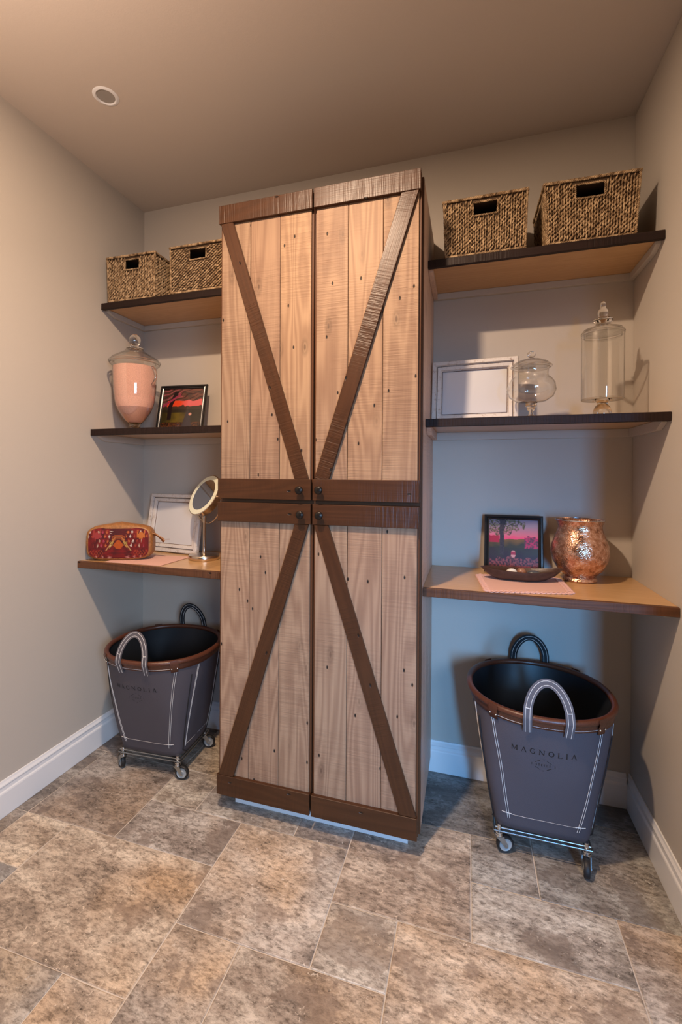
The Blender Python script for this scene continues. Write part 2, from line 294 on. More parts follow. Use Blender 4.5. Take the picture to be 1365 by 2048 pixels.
# ------------------------------------------------------------------ mesh helpers
class MB:
    def __init__(s): s.v = []; s.f = []; s.c = []
    def add(s, vs, fs):
        o = len(s.v); s.v += [tuple(p) for p in vs]; s.f += [tuple(i + o for i in f) for f in fs]; return s
    def box(s, x0, x1, y0, y1, z0, z1):
        vs = [(x, y, z) for z in (z0, z1) for y in (y0, y1) for x in (x0, x1)]
        return s.add(vs, [(0, 2, 3, 1), (4, 5, 7, 6), (0, 1, 5, 4), (2, 6, 7, 3), (0, 4, 6, 2), (1, 3, 7, 5)])
    def prism(s, poly, d0, d1, plane='XZ'):
        n = len(poly)
        def P(a, b, d): return (a, d, b) if plane == 'XZ' else ((a, b, d) if plane == 'XY' else (d, a, b))
        vs = [P(a, b, d0) for a, b in poly] + [P(a, b, d1) for a, b in poly]
        fs = [tuple(range(n)), tuple(range(2 * n - 1, n - 1, -1))] + [(i, i + n, (i + 1) % n + n, (i + 1) % n) for i in range(n)]
        return s.add(vs, fs)
    def lathe(s, prof, c=(0, 0, 0), n=48, closed=False):
        cx, cy, cz = c; vs = []; fs = []
        for r, z in prof:
            for k in range(n):
                a = 2 * PI * k / n; vs.append((cx + r * math.cos(a), cy + r * math.sin(a), cz + z))
        m = len(prof); rng = m if closed else m - 1
        for i in range(rng):
            j = (i + 1) % m
            for k in range(n):
                fs.append((i * n + k, i * n + (k + 1) % n, j * n + (k + 1) % n, j * n + k))
        if not closed:
            if prof[0][0] > 1e-5: fs.append(tuple(range(n - 1, -1, -1)))
            if prof[-1][0] > 1e-5: fs.append(tuple((m - 1) * n + k for k in range(n)))
        return s.add(vs, fs)
    def tube(s, path, r, n=8, closed=False, caps=True, flat_=None, up=None):
        """sweep a circle (or a flat w x t rectangle) along path"""
        path = [Vector(p) for p in path]; m = len(path); vs = []; fs = []
        prev = None
        for i in range(m):
            a = path[(i - 1) % m] if (closed or i > 0) else path[i]
            b = path[(i + 1) % m] if (closed or i < m - 1) else path[i]
            t = (b - a).normalized()
            if up is not None:
                q = Vector(up[i]) if isinstance(up, list) else Vector(up)
                e1 = (q - t * q.dot(t)).normalized()
            elif prev is None:
                q = Vector((0, 0, 1)) if abs(t.z) < 0.9 else Vector((1, 0, 0)); e1 = (q - t * q.dot(t)).normalized()
            else: e1 = (prev - t * prev.dot(t)).normalized()
            prev = e1; e2 = t.cross(e1)
            rad = r[i] if isinstance(r, (list, tuple)) else r
            if flat_:
                w, h = flat_
                cs = [(-w, -h), (w, -h), (w, h), (-w, h)]
                for p, q in cs: vs.append(path[i] + e2 * p + e1 * q)
            else:
                for k in range(n):
                    an = 2 * PI * k / n; vs.append(path[i] + (e1 * math.cos(an) + e2 * math.sin(an)) * rad)
        c = 4 if flat_ else n
        for i in range(m if closed else m - 1):
            j = (i + 1) % m
            for k in range(c): fs.append((i * c + k, i * c + (k + 1) % c, j * c + (k + 1) % c, j * c + k))
        if not closed and caps:
            fs.append(tuple(range(c - 1, -1, -1))); fs.append(tuple((m - 1) * c + k for k in range(c)))
        return s.add(vs, fs)
    def ellipsoid(s, c, ax, nu=6, nv=4):
        """ax: three Vectors (semi axes)"""
        vs = [Vector(c) + ax[2], Vector(c) - ax[2]]; fs = []
        for i in range(1, nv):
            t = PI * i / nv
            for k in range(nu):
                a = 2 * PI * k / nu
                vs.append(Vector(c) + ax[0] * (math.sin(t) * math.cos(a)) + ax[1] * (math.sin(t) * math.sin(a)) + ax[2] * math.cos(t))
        R = lambda i, k: 2 + (i - 1) * nu + k % nu
        for k in range(nu):
            fs.append((0, R(1, k), R(1, k + 1))); fs.append((1, R(nv - 1, k + 1), R(nv - 1, k)))
            for i in range(1, nv - 1): fs.append((R(i, k), R(i + 1, k), R(i + 1, k + 1), R(i, k + 1)))
        return s.add(vs, fs)
    def build(s, name, mat, parent=None, loc=None, rot=None, bevel=0, smooth=False, seg=1, colors=None, autosmooth=True):
        me = bpy.data.meshes.new(name)
        org = Vector(loc) if loc is not None else Vector((0, 0, 0))
        if rot is not None:
            R = rot.to_matrix().inverted() if hasattr(rot, 'to_matrix') else rot
            vs = [tuple(R @ (Vector(p) - org)) for p in s.v]
        else: vs = [(p[0] - org.x, p[1] - org.y, p[2] - org.z) for p in s.v]
        me.from_pydata(vs, [], s.f); me.validate(clean_customdata=False)
        if colors:
            ca = me.color_attributes.new('Col', 'FLOAT_COLOR', 'POINT')
            for i, c in enumerate(colors): ca.data[i].color = (*c, 1)
        import bmesh
        bm = bmesh.new(); bm.from_mesh(me); bmesh.ops.recalc_face_normals(bm, faces=bm.faces)
        if bevel:
            bmesh.ops.bevel(bm, geom=list(bm.edges), offset=bevel, segments=seg, affect='EDGES', clamp_overlap=True)
        bm.to_mesh(me); bm.free()
        if smooth:
            me.polygons.foreach_set('use_smooth', [True] * len(me.polygons))
        o = bpy.data.objects.new(name, me); COL.objects.link(o)
        if smooth and autosmooth and hasattr(me, 'set_sharp_from_angle'): me.set_sharp_from_angle(angle=math.radians(45))
        me.materials.append(mat)
        o.location = org
        if rot is not None: o.rotation_euler = rot
        if parent is not None:
            o.parent = parent
            o.matrix_parent_inverse = Matrix.Identity(4)
            pm = parent_world(parent)
            o.matrix_basis = pm.inverted() @ (Matrix.Translation(org) @ (rot.to_matrix().to_4x4() if rot is not None else Matrix.Identity(4)))
        WM[o.name] = (parent_world(parent) if parent is not None else Matrix.Identity(4)) @ o.matrix_basis
        return o
WM = {}
def parent_world(p): return WM[p.name]
def thing(name, label, cat, loc=(0, 0, 0), rotz=0, group=None):
    o = bpy.data.objects.new(name, None); COL.objects.link(o); o.location = loc; o.rotation_euler = (0, 0, rotz)
    o.empty_display_size = 0.05
    o['label'] = label; o['category'] = cat
    if group: o['group'] = group
    WM[o.name] = Matrix.Translation(loc) @ Matrix.Rotation(rotz, 4, 'Z')
    return o
def part(name, parent, loc=(0, 0, 0)):
    o = bpy.data.objects.new(name, None); COL.objects.link(o); o.parent = parent; o.empty_display_size = 0.03
    o.location = parent_world(parent).inverted() @ Vector(loc)
    WM[o.name] = parent_world(parent) @ Matrix.Translation(o.location)
    return o
def struct(o): o['kind'] = 'structure'; return o
def tag(o, label, cat, group=None):
    o['label'] = label; o['category'] = cat
    if group: o['group'] = group
    return o
def loc_mb(o):
    """MB whose points are given in the local frame of thing o"""
    return MB()
def world_of(o, p): return parent_world(o) @ Vector(p)
class LB(MB):
    """mesh builder working in the local frame of a thing: converted on build"""
    def __init__(s, root): MB.__init__(s); s.root = root
    def build(s, name, mat, parent=None, **kw):
        Mx = parent_world(s.root); s.v = [tuple(Mx @ Vector(p)) for p in s.v]
        loc = kw.pop('loc', None); loc = Mx @ Vector(loc if loc is not None else (0, 0, 0))
        return MB.build(s, name, mat, parent or s.root, loc=loc, rot=Mx.to_euler(), **kw)

# ------------------------------------------------------------------ structure
YF = -4.2          # wall behind the camera
YO = -1.12         # the right wall ends here, a passage opens beyond it
XO = 4.4
FX, FY, FR = 0.376, -0.684, 0.034
def ceiling():
    mb = MB(); s = 0.08
    xs = [-0.1, FX - s, FX + s, XO]; ys = [YF - 0.1, FY - s, FY + s, 0.1]
    for i in range(3):
        for j in range(3):
            if i == 1 and j == 1: continue
            mb.box(xs[i], xs[i + 1], ys[j], ys[j + 1], H, H + 0.12)
    n = 32; inn = [(FX + FR * math.cos(2 * PI * (k + .5) / n), FY + FR * math.sin(2 * PI * (k + .5) / n)) for k in range(n)]
    out = []
    for k in range(n):
        a = 2 * PI * (k + .5) / n; c, d = math.cos(a), math.sin(a); q = s / max(abs(c), abs(d)); out.append((FX + q * c, FY + q * d))
    vs = [(x, y, H) for x, y in inn] + [(x, y, H) for x, y in out]
    corners = [(FX + s, FY + s), (FX - s, FY + s), (FX - s, FY - s), (FX + s, FY - s)]
    fs = [(k, k + n, (k + 1) % n + n, (k + 1) % n) for k in range(n)]
    o = len(vs); vs += [(x, y, H) for x, y in corners]
    for i, k in enumerate((3, 11, 19, 27)): fs.append((k + n, o + i, (k + 1) % n + n))
    mb.add(vs, fs)
    return mb.build('ceiling', M_CEIL)
struct(ceiling())
struct(MB().box(-0.12, W + 0.12, 0, 0.12, -0.1, H).build('wall_back', M_WALL))
struct(MB().box(-0.12, 0, YF, 0, -0.1, H).build('wall_left', M_WALL))
struct(MB().box(W, W + 0.12, YO, 0, -0.1, H).build('wall_right', M_WALL, bevel=0.004))
mb = MB(); wx0, wx1, wz0, wz1 = 2.50, 2.82, 0.35, 2.15
for a in ((-0.12, wx0, -0.1, H), (wx1, XO, -0.1, H), (wx0, wx1, -0.1, wz0), (wx0, wx1, wz1, H)): mb.box(a[0], a[1], YF - 0.12, YF, a[2], a[3])
struct(mb.build('wall_front', flat('front_wall_paint', (0.16, 0.14, 0.125), 0.7)))
fl = struct(MB().box(-0.12, XO, YF - 0.1, 0.12, -0.12, -0.0022).build('floor', M_GROUT))
# baseboards: stepped and coved profile
def baseboard(name, a, b, nrm):
    prof = [(0, 0), (0.014, 0), (0.014, 0.088), (0.0125, 0.093), (0.009, 0.097), (0.0085, 0.110), (0.011, 0.114), (0.011, 0.118), (0.006, 0.126), (0.004, 0.133), (0, 0.134)]
    a = Vector(a); b = Vector(b); n = Vector(nrm); vs = []; m = len(prof)
    for P in (a, b):
        for d, z in prof: vs.append(P + n * d + Vector((0, 0, z)))
    fs = [tuple(range(m)), tuple(range(2 * m - 1, m - 1, -1))] + [(i, i + m, (i + 1) % m + m, (i + 1) % m) for i in range(m)]
    return struct(MB().add(vs, fs).build(name, M_BASE))
baseboard('baseboard_left', (0.0003, 0, 0), (0.0003, YF, 0), (1, 0, 0))
baseboard('baseboard_back', (0.014, -0.0003, 0), (0.80, -0.0003, 0), (0, -1, 0))
baseboard('baseboard_back', (1.49, -0.0003, 0), (W - 0.014, -0.0003, 0), (0, -1, 0))
baseboard('baseboard_right', (W - 0.0003, 0, 0), (W - 0.0003, YO, 0), (-1, 0, 0))

# floor tiles: rectangles traced on the floor, each a child of the floor
XL = {-1: 0.072, 0: 0.272, 1: 0.477, 2: 0.679, 3: 0.878, 4: 1.085, 5: 1.288, 6: 1.489, 7: 1.693, 8: 1.896, 9: 2.100, 10: W - 0.012, -2: 0.012}
YL = {3: -0.012, 2: -0.147, 1: -0.335, 0: -0.540, -1: -0.742, -2: -0.944, -3: -1.150, -4: -1.353, -5: -1.556}
TILES = [  # k0,k1,j_top,j_bot,tint
    (0, 3, -1, -3, (1.10, 0.93, 0.76)), (1, 3, 0, -1, (0.86, 0.78, 0.72)), (-1, 1, 1, -1, (0.74, 0.66, 0.60)), (-2, -1, 1, -1, (0.72, 0.66, 0.60)),
    (-1, 0, -1, -2, (1.18, 1.02, 0.84)), (-2, -1, -1, -2, (0.80, 0.74, 0.68)), (-2, 0, -2, -3, (0.76, 0.74, 0.72)), (-2, 2, -3, -5, (0.80, 0.76, 0.72)),
    (2, 3, -3, -5, (1.12, 0.98, 0.84)), (3, 4, -2, -5, (0.94, 0.84, 0.75)), (3, 5, 0, -2, (1.10, 1.00, 0.91)), (4, 6, -2, -5, (0.93, 0.80, 0.68)),
    (5, 6, -1, -2, (1.12, 1.03, 0.92)), (6, 9, -1, -3, (1.20, 1.04, 0.88)), (7, 9, 0, -1, (1.12, 1.05, 0.96)), (5, 7, 1, -1, (1.10, 0.93, 0.78)),
    (7, 8, 1, 0, (0.80, 0.76, 0.71)), (8, 10, 2, 0, (0.78, 0.77, 0.74)), (9, 10, 0, -2, (0.98, 0.88, 0.80)), (9, 10, -2, -5, (1.0, 0.9, 0.8)),
    (6, 9, -3, -5, (1.0, 0.92, 0.82)), (1, 2, 1, 0, (0.98, 0.88, 0.76)), (2, 4, 1, 0, (0.86, 0.80, 0.74)), (4, 5, 1, 0, (0.90, 0.82, 0.76)),
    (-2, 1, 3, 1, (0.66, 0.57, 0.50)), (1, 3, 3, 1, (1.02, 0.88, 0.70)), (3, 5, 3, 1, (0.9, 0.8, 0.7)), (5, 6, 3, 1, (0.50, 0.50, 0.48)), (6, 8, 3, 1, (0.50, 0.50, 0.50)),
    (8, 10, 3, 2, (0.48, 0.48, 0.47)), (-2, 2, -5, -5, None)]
for k0, k1, ja, jb, tint in TILES:
    if tint is None: continue
    x0, x1, y1, y0 = XL[k0], XL[k1], YL[ja], YL[jb]; g = 0.0018
    cx, cy = (x0 + x1) / 2, (y0 + y1) / 2
    mb = MB()
    # slightly irregular, tumbled outline
    pts = []
    def edge(p, q, m):
        for i in range(m):
            t = i / m; pts.append((p[0] + (q[0] - p[0]) * t + random.uniform(-.0009, .0009), p[1] + (q[1] - p[1]) * t + random.uniform(-.0009, .0009)))
    X0, X1, Y0, Y1 = x0 + g, x1 - g, y0 + g, y1 - g
    edge((X0, Y0), (X1, Y0), 3); edge((X1, Y0), (X1, Y1), 3); edge((X1, Y1), (X0, Y1), 3); edge((X0, Y1), (X0, Y0), 3)
    n = len(pts); top = [(cx + (x - cx) * (1 - .0025 / (x1 - x0) * 2), cy + (y - cy) * (1 - .0025 / (y1 - y0) * 2)) for x, y in pts]
    zt = random.uniform(-0.0004, 0.0004)
    vs = [(x, y, -0.0021) for x, y in pts] + [(x, y, zt - 0.0012) for x, y in pts] + [(x, y, zt) for x, y in top]
    fs = [(i, (i + 1) % n, (i + 1) % n + n, i + n) for i in range(n)] + [(i + n, (i + 1) % n + n, (i + 1) % n + 2 * n, i + 2 * n) for i in range(n)] + [tuple(range(2 * n, 3 * n))]
    o = mb.add(vs, fs).build('tile', M_TRAV, fl, loc=(cx, cy, 0)); o.color = (tint[0] * .86, tint[1] * .955, tint[2] * 1.08, 1)

# ------------------------------------------------------------------ recessed ceiling light (unlit)
rl = thing('recessed_ceiling_light', 'small round white recessed eyeball spotlight, unlit, in the ceiling at left', 'ceiling light', (FX, FY, H))
LB(rl).lathe([(0.0325, 0.012), (0.0325, -0.001), (0.036, -0.0040), (0.042, -0.0030), (0.0465, -0.0006), (0.0465, 0.0)], n=40, closed=True).build('trim_ring', M_BASE, smooth=True)
LB(rl).lathe([(0.0325, 0.0), (0.0325, 0.06), (0.0, 0.06)], n=32).build('housing', flat('housing_grey', (0.30, 0.28, 0.26), 0.5), smooth=True)
b_ = LB(rl); b_.lathe([(0.0, 0.0055), (0.027, 0.004), (0.0275, 0.010), (0.019, 0.035), (0.0, 0.04)], n=28)
b_.build('bulb', flat('reflector_bulb', (0.42, 0.40, 0.37), 0.18, metal=0.6), smooth=True)
LB(rl).lathe([(0.0, 0.001), (0.012, 0.002), (0.025, 0.0045), (0.0, 0.0047)], c=(0, 0, 0.0), n=24).build('lens', flat('bulb_lens', (0.5, 0.48, 0.45), 0.12), smooth=True)

# ------------------------------------------------------------------ cabinet
CL, CM, CR = 0.7542, 1.1351, 1.5199
YD = -0.5125; YP = -0.4985; YB = -0.490; YC = -0.474
XS0, XS1 = 0.748, 1.5256
Z0, Z1 = 0.0627, 2.3283
cab = thing('cabinet', 'tall pale wooden cabinet with four barn doors, brown rails, diagonal braces and black knobs', 'cabinet', ((XS0 + XS1) / 2, -0.237, 0))
# the carcass: an open box with panels
cm = MB(); cm.box(XS0 + 0.008, XS1 - 0.008, YC, -0.001, Z0 + 0.001, Z1 - 0.012)
cm.build('carcass', M_EDGE, cab)
for sx, x0, x1 in ((-1, XS0, XS0 + 0.008), (1, XS1 - 0.008, XS1)):
    ys = [-0.456, -0.31, -0.155, -0.001]
    for i in range(3):
        o = MB().box(x0, x1, ys[i] + 0.0008, ys[i + 1] - 0.0008, Z0, Z1 - 0.010).build('side_plank', M_SIDE, cab, loc=(x0, ys[i], 0), bevel=0.0008)
        t = random.uniform(.92, 1.08); o.color = (t, t * .98, t * .97, 1)
    MB().box(x0 - 0.0005, x1 + 0.0005, YC - 0.001, -0.456, Z0, Z1 - 0.009).build('face_strip', M_EDGE, cab, bevel=0.0008)
MB().box(0.804, 1.481, -0.450, -0.03, 0.0004, Z0 + 0.0005).build('toe_kick', M_WHITE, cab)['label'] = 'white recessed toe kick'
def door(x0, x1, z0, z1, joints, tints, brace, knob, ztr, zbr):
    d = MB().box(x0, x1, YB, -0.4765, z0, z1).build('door', M_EDGE, cab, loc=((x0 + x1) / 2, YB, (z0 + z1) / 2), bevel=0.001)
    xs = [x0 + 0.007] + joints + [x1 - 0.007]
    for i in range(3):
        p = MB().box(xs[i] + 0.0009, xs[i + 1] - 0.0009, YP + random.uniform(-.0006, .0006), YB + 0.0005, zbr - 0.004, ztr + 0.004)
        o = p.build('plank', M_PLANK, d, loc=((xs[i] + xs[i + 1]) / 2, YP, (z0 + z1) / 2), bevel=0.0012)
        o.color = tuple(v * (.87 if z0 > 1 else 1.1) for v in tints[i]) + (1,)  # planks darkened on upper doors, lightened on lower, to even out lamp light
    for a, b in ((ztr, z1), (z0, zbr)):
        o = MB().box(x0 + 0.001, x1 - 0.001, YD + random.uniform(-.0008, .0008), YP + 0.0018, a, b).build('rail', M_RAIL, d, loc=((x0 + x1) / 2, YD, (a + b) / 2), bevel=0.0012)
    (ta, tb), (ba, bb) = brace
    poly = [(ba, zbr + .001), (bb, zbr + .001), (tb, ztr - .001), (ta, ztr - .001)]
    dx = (ta + tb - ba - bb) / 2; dz = ztr - zbr
    import mathutils
    ang = math.atan2(dz, dx)
    eu = mathutils.Euler((0, -ang, 0))
    o = MB().prism(poly, YD + 0.0015, YP + 0.0018).build('brace', M_RAIL, d, loc=((ta + bb) / 2, YD, (ztr + zbr) / 2), rot=eu, bevel=0.0012)
    kx, kz = knob
    k = MB().lathe([(0.006, 0.0), (0.006, 0.012), (0.0135, 0.015), (0.0145, 0.019), (0.0145, 0.024), (0.012, 0.0265), (0.0, 0.0272)], n=28)
    k.v = [(kx + x, YD - z + 0.0005, kz + y) for x, y, z in k.v]
    k.build('knob', M_KNOB, d, loc=(kx, YD, kz), smooth=True)
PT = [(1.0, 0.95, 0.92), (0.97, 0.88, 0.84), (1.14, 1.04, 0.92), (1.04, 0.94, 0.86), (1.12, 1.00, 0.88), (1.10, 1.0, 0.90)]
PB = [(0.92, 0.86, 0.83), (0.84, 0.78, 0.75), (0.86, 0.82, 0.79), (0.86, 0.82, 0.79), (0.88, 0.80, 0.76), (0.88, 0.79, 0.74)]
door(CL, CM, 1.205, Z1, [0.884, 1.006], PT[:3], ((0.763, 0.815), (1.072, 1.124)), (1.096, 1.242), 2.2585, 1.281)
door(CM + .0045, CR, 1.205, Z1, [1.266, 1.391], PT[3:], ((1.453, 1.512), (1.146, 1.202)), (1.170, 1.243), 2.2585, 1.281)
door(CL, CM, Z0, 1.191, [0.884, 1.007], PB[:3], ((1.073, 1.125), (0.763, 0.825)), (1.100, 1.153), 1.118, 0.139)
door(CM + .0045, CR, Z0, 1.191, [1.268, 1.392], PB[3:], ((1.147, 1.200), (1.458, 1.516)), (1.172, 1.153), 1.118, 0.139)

# ------------------------------------------------------------------ shelves
def shelf(x0, x1, ztop, d, edge_mat, label, side, cleat_h=0.033):
    t = thing('wall_shelf', label, 'shelf', ((x0 + x1) / 2, -d / 2, ztop), group=None)
    bt = 0.019
    MB().box(x0 + .0008, x1 - .0008, -d + 0.016, -0.0015, ztop - bt, ztop).build('board', M_PLY, t, loc=((x0 + x1) / 2, -d / 2, ztop))
    MB().box(x0 + .0008, x1 - .0008, -d, -d + 0.0162, ztop - 0.029, ztop + 0.0006).build('front_edge', edge_mat, t, loc=(x0, -d, ztop), bevel=0.0015)
    zb = ztop - bt; c = 0.018
    MB().box(x0 + 0.001, x1 - 0.001, -c, -0.0008, zb - cleat_h, zb - 0.0002).build('back_cleat', M_WALL, t, bevel=0.001)
    for s_ in (0, 1):
        wallside = (s_ == 0) == (side == 'L')
        a = x0 + .0006 if s_ == 0 else x1 - c - .0006
        yf = -d + 0.03
        poly = [(-c - .0005, zb - .0003), (yf, zb - .0003), (yf + 0.004, zb - 0.012), (yf + 0.05, zb - cleat_h), (-c - .0005, zb - cleat_h)]
        MB().prism(poly, a, a + c, 'YZ').build('side_cleat', M_WALL if wallside else M_SIDE, t, bevel=0.001)
    return t
S1, S2, S3 = 2.107, 1.503, 0.903
D1, D2, D3 = 0.3066, 0.3685, 0.4413
shelf(0, XS0, S1, D1, M_DARKEDGE, 'dark-edged top shelf left of the cabinet, holding two seagrass baskets', 'L', 0.026)
shelf(0, XS0, S2, D2, M_DARKEDGE, 'dark-edged middle shelf left of the cabinet, under the jar of pink salt', 'L')
shelf(0, XS0, S3, D3, M_BROWNEDGE, 'brown-edged lowest shelf left of the cabinet, holding the round mirror', 'L')
shelf(XS1, W, S1, D1, M_DARKEDGE, 'dark-edged top shelf right of the cabinet, holding two seagrass baskets', 'R', 0.026)
shelf(XS1, W, S2, D2, M_DARKEDGE, 'dark-edged middle shelf right of the cabinet, holding two clear glass jars', 'R')
shelf(XS1, W, S3, D3, M_BROWNEDGE, 'brown-edged lowest shelf right of the cabinet, under the copper vase', 'R')

# ------------------------------------------------------------------ baskets
def basket(label, cx, yfront, w, dep, h, rotz=0, hole=(0, 0.042), style=0, seed=1, taper=0.012, group='seagrass baskets on the top shelves'):
    rnd = random.Random(seed)
    t = thing('seagrass_basket', label, 'basket', (cx, yfront + dep / 2, S1 + 0.0006), rotz, group)
    hw, hd = w / 2, dep / 2
    hx0, hx1, hz0, hz1 = hole[0] - hole[1], hole[0] + hole[1], h - 0.068, h - 0.020
    # core walls with a handle hole in the front and the back
    core = LB(t); th = 0.004; e = 0.004
    def X(s, z): return s * (hw - taper * (1 - z / h) - e)
    def Y(s, z): return s * (hd - taper * (1 - z / h) - e)
    for s in (-1, 1):
        def quad(u0, u1, z0, z1):
            vs = []
            for dd in (0, th):
                for z in (z0, z1):
                    for u in (u0, u1):
                        k = (1 - taper * (1 - z / h) / hw)
                        vs.append((u * k, Y(s, z) - s * dd, z))
            core.add(vs, [(0, 1, 3, 2), (4, 6, 7, 5), (0, 4, 5, 1), (2, 3, 7, 6), (0, 2, 6, 4), (1, 5, 7, 3)])
        U = hw - e
        if s > 0: quad(-U, U, 0.004, h - .004)
        else: quad(-U, hx0, 0.004, h - .004); quad(hx1, U, 0.004, h - .004); quad(hx0, hx1, 0.004, hz0); quad(hx0, hx1, hz1, h - .004)
        vs = []
        for dd in (0, th):
            for z in (0.004, h - .004):
                for q in (-1, 1): vs.append((X(s, z) - s * dd, Y(q, z), z))
        core.add(vs, [(0, 1, 3, 2), (4, 6, 7, 5), (0, 4, 5, 1), (2, 3, 7, 6), (0, 2, 6, 4), (1, 5, 7, 3)])
    core.box(-hw + taper + e, hw - taper - e, -hd + taper + e, hd - taper - e, 0.002, 0.006)
    core.build('basket_shell', M_GRASSDK)
    LB(t).box(-hw + .004, hw - .004, -hd + .004, hd - .004, h - .014, h - .006).build('lid', M_GRASSDK, bevel=.002)
    # woven stitches: short twisted strands in rows
    st = LB(t)
    def wall(origin, ux, n, length, face):
        ux = Vector(ux); n = Vector(n); pw = 0.0088; cols = int(length / pw); pw = length / cols
        ph = 0.0135; rows = int((h - 0.02) / ph)
        for i in range(cols):
            u = -length / 2 + (i + .5) * pw
            for j in range(rows):
                z = 0.012 + (j + .5 + (0.5 if i % 2 else 0)) * (h - 0.022) / rows
                if z > h - 0.010: continue
                if face and hx0 - .003 < u * face < hx1 + .003 and hz0 - .004 < z < hz1 + .004: continue
                k = 1 - taper * (1 - z / h) / (length / 2)
                base = Vector(origin) - n * (taper * (1 - z / h)) + ux * (u * k) + Vector((0, 0, z))
                jit = Vector((rnd.uniform(-.0008, .0008), rnd.uniform(-.0008, .0008), rnd.uniform(-.0012, .0012)))
                an = rnd.uniform(0.05, 0.5) if style == 0 else rnd.uniform(0.9, 1.45)
                L_ = rnd.uniform(.0085, .0115) if style == 0 else rnd.uniform(.0075, .0095)
                d = Vector((0, 0, 1)) * math.cos(an) + ux * math.sin(an); q = n.cross(d)
                st.ellipsoid(base + jit + n * rnd.uniform(-.0010, .0008), [q * rnd.uniform(.0029, .0039), n * .0036, d * L_], 5, 4)
    wall((0, -hd + .001, 0), (1, 0, 0), (0, -1, 0), w - .006, 1)
    wall((0, hd - .001, 0), (-1, 0, 0), (0, 1, 0), w - .006, 0)
    wall((hw - .001, 0, 0), (0, 1, 0), (1, 0, 0), dep - .006, 0)
    wall((-hw + .001, 0, 0), (0, -1, 0), (-1, 0, 0), dep - .006, 0)
    o = st.build('woven_walls', M_GRASS, smooth=True, autosmooth=False); o['kind'] = 'stuff'
    # twisted cords
    def cord(lb, path, r, pitch, closed=True):
        P = [Vector(p) for p in path]; m = len(P); segs = m if closed else m - 1
        for i in range(segs):
            a, b = P[i], P[(i + 1) % m]; L_ = (b - a).length; n_ = max(1, int(L_ / pitch)); tdir = (b - a).normalized()
            side = Vector((0, 0, 1)) if abs(tdir.z) < .7 else Vector((1, 0, 0)); s2 = tdir.cross(side)
            for k in range(n_):
                c = a.lerp(b, (k + .5) / n_) + Vector([rnd.uniform(-.0006, .0006) for _ in range(3)])
                d = (tdir + side * 0.75).normalized(); lb.ellipsoid(c, [(d.cross(s2)).normalized() * r * .62, s2 * r, d * r * 1.5], 6, 4)
    rim = LB(t); z = h - .003; q = 0.002
    cord(rim, [(-hw - q, -hd - q, z), (hw + q, -hd - q, z), (hw + q, hd + q, z), (-hw - q, hd + q, z)], .0055, .0062)
    rim.build('rim_cord', M_GRASS, smooth=True, autosmooth=False)
    lo = LB(t); a, b = hw - taper, hd - taper
    cord(lo, [(-a, -b, .0075), (a, -b, .0075), (a, b, .0075), (-a, b, .0075)], .0058, .0064)
    for sx in (-1, 1):
        for sy in (-1, 1): cord(lo, [(sx * a, sy * b, .008), (sx * hw, sy * hd, h - .006)], .0042, .006, False)
    lo.build('edge_cord', M_GRASS, smooth=True, autosmooth=False)
    hd_ = LB(t); y = -hd + .001
    cord(hd_, [(hx0, y, hz0), (hx1, y, hz0), (hx1, y, hz1), (hx0, y, hz1)], .0038, .006)
    hd_.build('handle_opening', M_GRASS, smooth=True, autosmooth=False)
    return t
basket('seagrass basket with a cut-out handle, nearest the left wall on the top shelf', 0.158, -0.295, 0.262, 0.235, 0.214, 0.03, (0.008, 0.040), 0, 1, 0.004)
basket('coarsely woven seagrass basket half hidden by the left side of the cabinet', 0.530, -0.297, 0.300, 0.24, 0.214, 0.0, (-0.008, 0.043), 1, 2, 0.003)
basket('smaller seagrass basket on the right top shelf, beside the cabinet', 1.728, -0.297, 0.288, 0.235, 0.214, -0.01, (0.002, 0.043), 0, 3, 0.006)
basket('larger seagrass basket on the right top shelf, nearest the right wall', 2.071, -0.299, 0.292, 0.25, 0.216, 0.015, (-0.004, 0.046), 0, 4, 0.010)

# ------------------------------------------------------------------ glass jars
def shell(prof, t=0.0022):
    """outer profile -> thin double wall, open at the top"""
    inner = [(max(r - t, 0.0), z + (t if i == 0 else 0)) for i, (r, z) in enumerate(prof)]
    return prof + inner[::-1]
jl = thing('apothecary_jar', 'tall lidded glass urn filled with pink bath salt on the left middle shelf', 'jar', (0.150, -0.250, S2 + .0006))
JP = [(0.0, 0.034), (0.030, 0.035), (0.046, 0.050), (0.070, 0.085), (0.086, 0.125), (0.094, 0.17), (0.098, 0.22), (0.1, 0.27), (0.101, 0.305), (0.110, 0.313), (0.113, 0.318)]
LB(jl).lathe(shell(JP), n=56).build('glass_body', M_GLASS, smooth=True)
LB(jl).lathe([(0.0, 0.0), (0.048, 0.0), (0.050, 0.005), (0.034, 0.012), (0.022, 0.020), (0.024, 0.030), (0.032, 0.035), (0.0, 0.036)], n=40).build('foot', M_SOLID, smooth=True)
lid = LB(jl).lathe([(0.114, 0.3215), (0.116, 0.326), (0.112, 0.333), (0.104, 0.343), (0.072, 0.362), (0.050, 0.375), (0.040, 0.386), (0.039, 0.390), (0.036, 0.390), (0.038, 0.384), (0.048, 0.372), (0.070, 0.359), (0.102, 0.340), (0.108, 0.330), (0.090, 0.322)], n=56, closed=True).build('lid', M_GLASS, smooth=True)
ring = lambda root, r, z, rr_=.0022: LB(root).lathe([(r + rr_ * math.cos(PI * k / 4), z + rr_ * math.sin(PI * k / 4)) for k in range(8)], n=56, closed=True)
ring(jl, .1155, .3265, .0030).build('lid_rim', M_SOLID, smooth=True); ring(jl, .1115, .3175, .0028).build('mouth_rim', M_SOLID, smooth=True)
